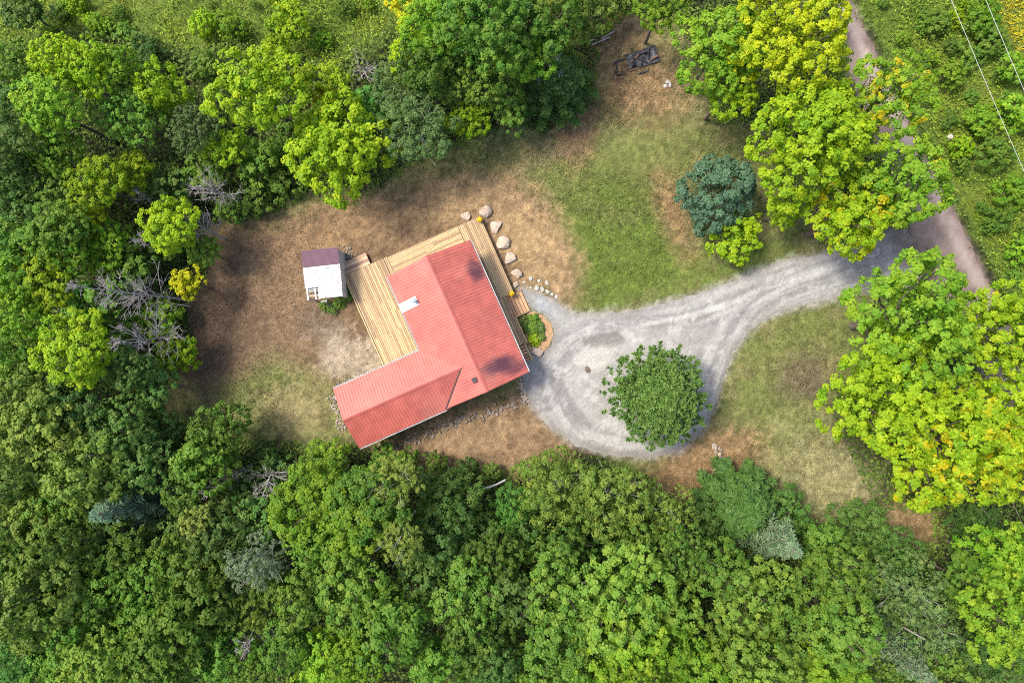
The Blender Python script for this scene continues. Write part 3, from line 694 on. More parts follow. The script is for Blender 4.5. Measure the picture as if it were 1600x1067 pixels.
# rubble footing around the house: too small to pick apart
def rubble(name, path, spread, n, r0, r1, label, seed, mat_=None):
    mat_ = mat_ or M_RUB
    r = random.Random(seed); V, F = [], []; b = 0; me0 = [np.array([v.co[:] for v in m.vertices]) for m in ROCKS]; f0 = [np.array([p.vertices[:] for p in m.polygons]) for m in ROCKS]
    seg = [math.dist(path[i], path[i + 1]) for i in range(len(path) - 1)]; tot = sum(seg)
    for _ in range(n):
        t = r.uniform(0, tot); i = 0
        while i < len(seg) - 1 and t > seg[i]: t -= seg[i]; i += 1
        k = t / seg[i]; px = path[i][0] * (1 - k) + path[i + 1][0] * k + r.gauss(0, spread); py = path[i][1] * (1 - k) + path[i + 1][1] * k + r.gauss(0, spread)
        x, y = W(px, py); s = r.uniform(r0, r1); a = r.uniform(0, 6.3); j = r.randrange(7); q = me0[j] * (s * r.uniform(.7, 1.2), s * r.uniform(.7, 1.2), s)
        q = np.stack([q[:, 0] * math.cos(a) - q[:, 1] * math.sin(a) + x, q[:, 0] * math.sin(a) + q[:, 1] * math.cos(a) + y, q[:, 2] + s * .25], 1)
        V.append(q); F.append(f0[j] + b); b += len(q)
    return tag(link(name, mesh_np(name, np.concatenate(V), np.concatenate(F)), None, mat_), label, 'rubble', kind='stuff')
rubble('rubble', [(612, 702), (660, 680), (720, 657), (790, 635), (820, 622)], 4.5, 240, .05, .17, 'loose fieldstone rubble along the low eave of the house', 3)
rubble('rubble', [(520, 615), (528, 650), (535, 672)], 3.5, 110, .05, .15, 'loose fieldstone rubble at the ell gable end', 4)
rubble('rubble', [(590, 573), (545, 594), (522, 606)], 3, 60, .04, .11, 'loose stones under the ell eave behind the deck', 5)
rubble('rubble', [(812, 592), (820, 618), (826, 630)], 2.5, 45, .06, .16, 'stones stacked at the house corner beside the driveway', 6, M_STONE)
rubble('rubble', [(535, 392), (548, 398), (540, 415)], 7, 110, .04, .13, 'dark broken stone and scrap between shed and deck', 7, simple('scrap', (.20, .17, .14), .8, .5, 8))
px, py = [], []
rubble('rubble', [(925, 90), (950, 60), (990, 40)], 14, 40, .03, .07, 'scattered pale chips in the dry grass by the burn pit', 8, M_STONE_W)
rubble('rubble', [(950, 290), (985, 262), (930, 320), (1000, 330), (1140, 600), (1200, 650), (430, 520), (400, 600)], 22, 60, .02, .06, 'scattered pale pebbles lying in the lawn', 9, M_STONE_W)

# ------------------------------------------------------------------ leaves
def leaf_arrays(c, n, l, w, rng, fold=.12):
    m = len(c); n = unit(n); t = unit(np.cross(n, rng.normal(size=(m, 3)))); b = np.cross(n, t)
    s = rng.uniform(.65, 1.3, (m, 1)); l = l * s; w = w * s
    v0 = c - t * l * .5; v1 = c + b * w * .5 - n * w * fold + t * l * .08; v2 = c + t * l * .5 - n * l * .1; v3 = c - b * w * .5 - n * w * fold + t * l * .08
    return np.stack([v0, v1, v2, v3], 1).reshape(-1, 3)
def leaf_mesh(name, parts):
    """parts: list of (centres, normals, length, width, tint)"""
    rng = np.random.default_rng(abs(hash(name)) % 1000 if False else len(name) * 77)
    V = np.concatenate([leaf_arrays(c, n, l, w, rng) for c, n, l, w, t in parts]); T = np.concatenate([t for *_, t in parts])
    m = len(V) // 4; i = np.arange(m)[:, None] * 4
    F = np.concatenate([i + np.array([[0, 1, 2]]), i + np.array([[0, 2, 3]])])
    me = mesh_np(name, V, F); add_float(me, 'tint', np.repeat(T, 4)); return me
def sphere_dirs(n, rng, zmin=-1):
    d = rng.normal(size=(int(n * 4) + 20, 3)); d = unit(d); d = d[d[:, 2] > zmin]; return d[:n]
def crown_broad(seed, R, asp=.8, nb=18, rb=(.28, .42), rc=.34, leaf=(.25, .19), per=30, spread=.62, gaps=.1, updir=.55):
    """boughs of clumps of leaves; returns mesh parts and bough centres"""
    rng = np.random.default_rng(seed); ax = np.array([R, R, R * asp])
    bd = sphere_dirs(nb, rng, -.35); out = rng.uniform(.72, 1.12, (nb, 1)); bc = bd * ax * spread * out; br = rng.uniform(*rb, nb) * R
    bc = np.concatenate([bc, [[0, 0, R * asp * .35], [0, 0, 0]]]); br = np.concatenate([br, [R * .42, R * .45]])
    C_, N_, T_ = [], [], []
    for i in range(len(bc)):
        ncl = int(2.6 * np.pi * br[i] ** 2 / (np.pi * rc ** 2) * .62) + 3
        d = sphere_dirs(ncl, rng, -.55); cc = bc[i] + d * br[i] * rng.uniform(.82, 1.08, (len(d), 1)) * np.array([1, 1, .85])
        keep = np.ones(len(cc), bool)
        for j in range(len(bc)):
            if j != i: keep &= np.linalg.norm((cc - bc[j]) / (1, 1, .85), axis=1) > br[j] * .80
        keep &= rng.random(len(cc)) > gaps
        cc, d = cc[keep], d[keep]
        for c, dd in zip(cc, d):
            r = rc * rng.uniform(.7, 1.25); m = int(per * rng.uniform(.7, 1.3)); q = unit(rng.normal(size=(m, 3)) + dd * .55 + np.array([0, 0, .35]))
            p = c + q * r * rng.uniform(.45, 1.05, (m, 1)) * np.array([1, 1, .8])
            C_.append(p); N_.append(unit(q * .55 + dd * .25 + np.array([0, 0, updir]) + rng.normal(size=(m, 3)) * .33))
            T_.append(np.clip(rng.normal(.5, .14) + rng.normal(0, .10, m) , 0, 1))
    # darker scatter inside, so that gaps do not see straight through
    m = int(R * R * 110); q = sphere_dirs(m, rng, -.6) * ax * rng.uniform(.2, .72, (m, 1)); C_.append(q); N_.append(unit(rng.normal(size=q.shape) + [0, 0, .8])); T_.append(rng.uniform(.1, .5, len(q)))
    return [(np.concatenate(C_), np.concatenate(N_), leaf[0], leaf[1], np.concatenate(T_))], bc
def limbs(bc, hc, R, r0, rng, n=9):
    """trunk up into the crown and limbs to the boughs; crown centre at height hc"""
    P = [(np.array([(0, 0, -.1), (.05, .02, hc * .35), (0, .06, hc * .7), (.04, 0, hc + R * .35)]), np.array([r0 * 1.25, r0, r0 * .75, r0 * .2]))]
    for b in bc[:n]:
        s = np.array([0, 0, hc * rng.uniform(.55, .85)]); e = b * 1.12 + [0, 0, hc]; m = (s + e) / 2 + [0, 0, -.1 * R] + rng.normal(0, .07 * R, 3)
        P.append((np.array([s, m, e]), np.array([r0 * .45, r0 * .28, .02])))
        for _ in range(2):
            e2 = e + rng.normal(0, .18 * R, 3); P.append((np.array([m, (m + e2) / 2 + rng.normal(0, .05 * R, 3), e2]), np.array([r0 * .2, r0 * .13, .012])))
    return P
PROTO = {}
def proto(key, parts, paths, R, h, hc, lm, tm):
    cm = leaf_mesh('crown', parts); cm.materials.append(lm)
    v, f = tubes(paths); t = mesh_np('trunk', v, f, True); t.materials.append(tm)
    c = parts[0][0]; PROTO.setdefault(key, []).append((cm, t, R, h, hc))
def shift(parts, z): return [(c + np.array([0, 0, z]), n, l, w, t) for c, n, l, w, t in parts]
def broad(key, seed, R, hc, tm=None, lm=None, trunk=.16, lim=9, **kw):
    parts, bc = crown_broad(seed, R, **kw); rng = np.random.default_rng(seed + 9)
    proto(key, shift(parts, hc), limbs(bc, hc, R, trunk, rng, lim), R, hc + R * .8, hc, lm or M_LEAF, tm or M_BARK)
for s in range(3): broad('maple_big', 100 + s, 5.0, 7.5, nb=34, rb=(.20, .32), rc=.36, per=46, leaf=(.22, .17), trunk=.28, lim=16, spread=.70, gaps=.16)
for s in range(3): broad('maple', 110 + s, 3.4, 6.0, nb=22, rb=(.24, .38), rc=.34, per=44, leaf=(.21, .165), trunk=.2, spread=.68, gaps=.12)
for s in range(5): broad('broad', 120 + s, 2.9, 6.0, nb=(20, 13, 26, 17, 22)[s], rb=((.24, .38), (.30, .46), (.18, .30), (.26, .42), (.2, .4))[s], rc=(.27, .36, .20, .30, .23)[s], per=(26, 40, 22, 26, 24)[s], leaf=((.22, .16), (.26, .19), (.20, .10), (.24, .14), (.19, .14))[s], asp=(.9, 1.0, .85, .75, 1.05)[s], gaps=(.15, .08, .26, .2, .12)[s], spread=.70, updir=.42)
for s in range(3): broad('small', 130 + s, 1.8, 3.4, nb=13, rb=(.26, .42), rc=.24, per=26, leaf=(.20, .15), trunk=.09, lim=6, gaps=.12, spread=.66)
for s in range(2): broad('airy', 140 + s, 2.8, 5.5, nb=26, rb=(.16, .28), rc=.22, per=22, leaf=(.22, .085), tm=M_BIRCH, trunk=.10, lim=9, gaps=.24, spread=.80, updir=.25)
for s in range(2): broad('willow', 150 + s, 3.0, 4.8, nb=26, rb=(.20, .32), rc=.26, per=34, leaf=(.26, .085), tm=M_BIRCH, trunk=.12, lim=8, gaps=.10, spread=.72, updir=.3)
for s in range(2): broad('fern', 160 + s, 2.8, 4.2, nb=24, rb=(.18, .30), rc=.30, per=30, leaf=(.34, .085), trunk=.12, gaps=.12, spread=.74, updir=.35, asp=.7)
for s in range(3): broad('shrub', 170 + s, 1.3, 1.1, nb=9, rb=(.28, .45), rc=.20, per=24, leaf=(.17, .12), trunk=.05, lim=5, asp=.75, gaps=.1)
for s in range(2): broad('pine_lumpy', 180 + s, 2.6, 3.2, nb=24, rb=(.24, .40), rc=.25, per=78, leaf=(.22, .10), lm=M_NEEDLE, trunk=.12, lim=3, gaps=.0, spread=.58, updir=.3)
def spruce(seed, R, h, droop=.25, whorls=20, needle=(.20, .05), per=5, up=.1, nb0=10):
    rng = np.random.default_rng(seed); Cc, Nn, Tt = [], [], []; P = [(np.array([(0, 0, -.1), (0, 0, h * .5), (0, 0, h)]), np.array([.16, .09, .015]))]
    for w in range(whorls):
        t = w / (whorls - 1); z = h * (.10 + .88 * t); L = R * (1 - t) ** .85 * rng.uniform(.88, 1.1) + .12; nbn = nb0 - int(2 * t)
        a0 = rng.uniform(0, 6.3)
        for b in range(nbn):
            a = a0 + b * 2 * np.pi / nbn + rng.normal(0, .12); d = np.array([np.cos(a), np.sin(a), 0]); l = L * rng.uniform(.8, 1.12)
            u = np.linspace(.12, 1, max(4, int(l / .13)))[:, None]; pts = d * u * l + np.array([0, 0, 1]) * (z + up * l * u - droop * l * u ** 2)
            P.append((np.array([pts[0], pts[len(pts) // 2], pts[-1]]), np.array([.03, .02, .006])))
            sd_ = np.array([-d[1], d[0], 0]); tint = rng.normal(.5, .13)
            for s in (-1, 1):
                ll = (.16 + .36 * (1 - u)) * min(1, l) ; k = len(u)
                for q in range(per):
                    f = (q + .5) / per; p = pts + (sd_ * s * .85 + d * .55) * ll * f + rng.normal(0, .025, (k, 3)) + np.array([0, 0, -.05 * f])
                    Cc.append(p); Nn.append(np.tile(sd_ * s * .85 + d * .55, (k, 1)) + rng.normal(0, .25, (k, 3))); Tt.append(np.clip(tint + .55 * (u[:, 0] - .55) + rng.normal(0, .08, k), 0, 1))
            Cc.append(pts[-1:] + rng.normal(0, .02, (3, 3))); Nn.append(np.tile(d, (3, 1)) + rng.normal(0, .2, (3, 3))); Tt.append(np.full(3, .8))
    return np.concatenate(Cc), np.concatenate(Nn), np.concatenate(Tt), P
def needle_mesh(name, c, d, l, w, tint, seed=1):
    """thin blades lying along direction d"""
    rng = np.random.default_rng(seed); m = len(c); d = unit(d); s = unit(np.cross(d, np.array([0, 0, 1.]) + rng.normal(0, .45, (m, 3)))); ls = l * rng.uniform(.7, 1.3, (m, 1))
    V = np.stack([c - d * ls * .35 - s * w * .2, c - d * ls * .35 + s * w * .2, c + d * ls * .2 + s * w * .5, c + d * ls * .65, c + d * ls * .2 - s * w * .5], 1).reshape(-1, 3)
    i = np.arange(m)[:, None] * 5; F = np.concatenate([i + np.array([[0, 1, 2]]), i + np.array([[0, 2, 4]]), i + np.array([[4, 2, 3]])])
    me = mesh_np(name, V, F); add_float(me, 'tint', np.repeat(tint, 5)); return me
def conifer(key, seed, R, h, l, w, **kw):
    c, n, t, P = spruce(seed, R, h, **kw); cm = needle_mesh('crown', c, n, l, w, t, seed); cm.materials.append(M_NEEDLE)
    v, f = tubes(P); tr = mesh_np('trunk', v, f, True); tr.materials.append(M_BARK); PROTO.setdefault(key, []).append((cm, tr, R, h, h * .3))
for s in range(2): conifer('spruce', 200 + s, 1.9, 8.0, .24, .06, droop=.42, whorls=11, per=3, nb0=7)
conifer('cedar', 210, 2.4, 4.6, .34, .10, droop=.15, whorls=15, per=5, up=.35)
conifer('cedar', 211, 2.4, 4.6, .34, .10, droop=.12, whorls=15, per=5, up=.3)
def pine(key, seed, R, h, tufts, nl, nw, per, base=.28):
    """long-needled pine: limbs that end in tufts"""
    rng = np.random.default_rng(seed); Cc, Dd, Tt = [], [], []; P = [(np.array([(0, 0, -.1), (0, 0, h * .5), (.05, 0, h)]), np.array([.2, .12, .02]))]
    for k in range(tufts):
        t = rng.random() ** .8; z = h * (base + (1 - base) * t); a = k * 2.39996 + rng.normal(0, .2); L = R * (1 - t ** 1.7 * .9) * rng.uniform(.45, 1.1)
        d = np.array([np.cos(a), np.sin(a), 0]); e = d * L + np.array([0, 0, z + .22 * L]); s = np.array([0, 0, z - .1 * L])
        if k % 2 == 0: P.append((np.array([s, (s + e) / 2 - [0, 0, .05], e]), np.array([.035, .024, .01])))
        tint = np.clip(rng.normal(.35 + .35 * t, .15), 0, 1)
        for q in range(3):
            o = e + rng.normal(0, .14, 3) * (q > 0) - d * .12 * q; n = unit(rng.normal(size=(per, 3)) + d * .5 + np.array([0, 0, .55]))
            Cc.append(o + n * nl * .3); Dd.append(n); Tt.append(np.clip(tint + rng.normal(0, .12, per), 0, 1))
    cm = needle_mesh('crown', np.concatenate(Cc), np.concatenate(Dd), nl, nw, np.concatenate(Tt), seed); cm.materials.append(M_NEEDLE)
    v, f = tubes(P); tr = mesh_np('trunk', v, f, True); tr.materials.append(M_BARK); PROTO.setdefault(key, []).append((cm, tr, R, h, h * .45))
pine('pine', 220, 3.6, 6.5, 1100, .26, .068, 16); 

# ------------------------------------------------------------------ trees
TONES = {  # base colour of the leaves
 'yellow-green': (0.340, 0.390, 0.008), 'bright green': (0.175, 0.295, 0.018), 'lime': (0.240, 0.345, 0.010), 'leaf green': (0.150, 0.245, 0.030), 'fresh green': (0.130, 0.230, 0.026),
 'green': (0.120, 0.200, 0.026), 'dark green': (0.095, 0.168, 0.032), 'deep green': (0.048, 0.105, 0.018), 'olive': (0.165, 0.230, 0.036), 'dusty green': (0.130, 0.190, 0.055),
 'emerald': (0.095, 0.220, 0.036), 'blue-green': (0.064, 0.120, 0.062), 'grey-green': (0.105, 0.160, 0.075), 'silver': (0.17, 0.215, 0.12), 'pale olive': (0.21, 0.26, 0.045), 'yellow': (0.44, 0.42, 0.010)}
rt = random.Random(77); AUTO = {}
KINDW = {'maple_big': 'spreading maple', 'maple': 'maple', 'broad': 'broadleaf tree', 'small': 'young tree', 'airy': 'thin open-crowned tree', 'willow': 'narrow-leaved tree', 'fern': 'feathery tree', 'shrub': 'shrub',
         'spruce': 'spruce', 'cedar': 'cedar', 'pine': 'long-needled pine', 'pine_lumpy': 'dense pine'}
NAMEW = {'maple_big': 'maple_tree', 'maple': 'maple_tree', 'broad': 'broadleaf_tree', 'small': 'young_tree', 'airy': 'birch_tree', 'willow': 'willow_tree', 'fern': 'ash_tree', 'shrub': 'shrub', 'spruce': 'spruce_tree', 'cedar': 'cedar_tree', 'pine': 'pine_tree', 'pine_lumpy': 'pine_tree'}
def zone(px, py):
    if px < 470 and py < 100: return 'at the edge of the old field'
    if px < 470 and py < 660: return 'in the wood behind the shed'
    if px < 480: return 'in the wood beyond the ell gable'
    if py < 330 and px < 960: return 'in the thicket between shed and burn pit'
    if py < 420 and px >= 960: return 'between the lawn and the dirt road'
    if px > 1240 and py < 800: return 'at the mouth of the driveway'
    if px < 830: return 'in the wood below the ell eave'
    if px < 1110: return 'in the wood beside the driveway loop'
    return 'in the wood past the stone row'
def tree(kind, px, py, r, hc, tone, label=None, autumn=0.0, vi=None, rot=None, lean=None, jit=True):
    L = PROTO[kind]; cm, tm, R0, h0, hc0 = L[(vi if vi is not None else rt.randrange(len(L)))]
    x, y = W(px, py, hc); R = Rm(r, hc); s = R / R0; sz = hc / hc0
    o = empty(NAMEW[kind], (x, y, 0), rt.uniform(0, 6.28) if rot is None else rot); fx, fy = s * rt.uniform(.95, 1.05), s * rt.uniform(.95, 1.05)
    c = link('crown', cm, o); t = link('trunk', tm, o)
    zc = sz if kind in ('spruce', 'cedar', 'pine') else s * rt.uniform(.92, 1.12)
    c.scale = (fx, fy, zc); c.location.z = hc - hc0 * zc; t.scale = (fx, fy, sz)
    k = rt.uniform(.74, 1.2) if label is None else 1.04; b = TONES[tone]; c.color = (b[0] * k * (rt.uniform(.86, 1.02) if label is None else .95), b[1] * k, b[2] * k, autumn)
    z = zone(px, py)
    if label is None:
        size = '' if kind == 'shrub' else ('small ' if r < 34 else 'broad ' if r > 62 else '')
        label = f'{size}{tone} {KINDW[kind]} {z}'; AUTO.setdefault(f'{size}{tone} {KINDW[kind]}', []).append((o, (px, py)))
    tag(o, label, 'shrub' if kind == 'shrub' else 'tree', ('shrubs ' if kind == 'shrub' else 'trees ') + z)
    return o
# trees standing apart, and those that read as individuals
tree('maple', 535, 240, 88, 5.0, 'lime', 'rounded lime green maple leaning over the yard near the deck', vi=0)
tree('pine', 1024, 618, 75, 3.2, 'dark green', 'lone green long-needled pine standing in the gravel driveway loop')
tree('pine_lumpy', 1116, 308, 70, 3.0, 'blue-green', 'dark blue-green pine on the lawn beside a yellowish shrub')
tree('small', 1150, 368, 46, 2.4, 'lime', 'yellowish open shrub-like tree growing against the blue-green pine')
tree('cedar', 866, 138, 58, 2.0, 'deep green', 'very dark rounded spruce with grey dead twigs beside the burn pit', vi=0)
tree('maple_big', 1226, 66, 98, 8.5, 'yellow-green', 'glowing yellow-green maple over the lawn between burn pit and road', .1, vi=0)
tree('maple', 1120, 78, 74, 7.5, 'bright green', 'bright green maple beside the glowing yellow-green one near the burn pit')
tree('maple', 1140, 142, 48, 6, 'lime', 'low lime bough-heavy maple at the lawn edge under the yellow-green maple')
tree('maple', 1392, 148, 70, 8.5, 'bright green', 'fresh green maple with orange patches hanging over the dirt road', .95, vi=1)
tree('maple_big', 1262, 226, 106, 7.5, 'lime', 'broad lime maple standing between the blue-green pine and the dirt road', .1, vi=1)
tree('maple', 1408, 285, 76, 7, 'bright green', 'bright green maple at the road just above the driveway mouth', .6, vi=0)
tree('maple', 1322, 345, 68, 6.5, 'lime', 'lime maple with orange-yellow patches overhanging the driveway', 1.0, vi=2)
tree('small', 1225, 330, 30, 4, 'lime', 'small lime tree in the gap between the pine and the maples')
tree('small', 1300, 98, 32, 4, 'olive', 'thin olive young tree leaning at the dirt road edge')
tree('maple_big', 1425, 505, 118, 8, 'bright green', 'bright green maple at the corner of driveway and dirt road', .25, vi=2)
tree('maple_big', 1378, 612, 106, 8, 'lime', 'huge lime maple spreading over the lawn across from the driveway loop', .2, vi=0)
tree('maple_big', 1480, 690, 118, 8.5, 'lime', 'huge maple turning yellow and orange over the dry lawn', .95, vi=1)
tree('maple_big', 1570, 520, 95, 8, 'lime', 'yellowing maple beside the dirt road past the driveway mouth', .75, vi=0)
tree('maple_big', 1605, 690, 110, 8.5, 'lime', 'golden-tinged maple behind the huge turning maple', .9, vi=2)
tree('spruce', 222, 775, 58, 2.6, 'blue-green', 'tall blue-grey spruce rising out of the dark wood beyond the ell', vi=0)
tree('cedar', 1150, 785, 62, 1.9, 'deep green', 'dark feathery cedar at the end of the stone row', vi=1)
tree('spruce', 1196, 826, 52, 2.6, 'grey-green', 'silvery spruce behind the dark feathery cedar', vi=1)
tree('spruce', 1388, 1010, 44, 2.6, 'grey-green', 'silvery spruce by the leaning birch trunk', vi=0)
tree('willow', 872, 762, 74, 4.5, 'olive', 'yellowish narrow-leaved tree at the driveway loop\'s lower edge', vi=0)
tree('willow', 952, 776, 70, 4.5, 'olive', 'pale-limbed narrow-leaved tree below the driveway loop', vi=1)
tree('airy', 1042, 796, 46, 4.0, 'olive', 'small thin pale-limbed tree next to the willows below the driveway')
tree('willow', 618, 752, 44, 8.2, 'pale olive', 'thin yellowish birch-like crown rising over the wood below the ell')
tree('willow', 624, 842, 38, 8.2, 'pale olive', 'second thin yellowish birch-like crown deeper in the wood below the ell')
tree('fern', 694, 778, 60, 4.0, 'dark green', 'dark feathery tree below the house beside the white pipe', vi=0)
tree('fern', 800, 796, 42, 3.2, 'emerald', 'emerald feathery young tree just under the white pipe', vi=1)
tree('airy', 400, 878, 46, 7.5, 'silver', 'silvery-leaved tree deep in the wood beyond the ell', vi=1)
tree('small', 296, 444, 28, 3.5, 'yellow', 'small bright yellow-leaved tree among the grey dead branches')
tree('airy', 392, 950, 48, 5, 'olive', 'sparse brownish-yellow tree with bare twigs deep in the wood', .5, vi=0)
tree('maple', 405, 145, 76, 7, 'lime', 'tall lime maple standing over the thicket behind the shed', .05, vi=1)
tree('maple', 121, 548, 62, 7, 'lime', 'rounded lime maple beside the grey dead branches', vi=2)
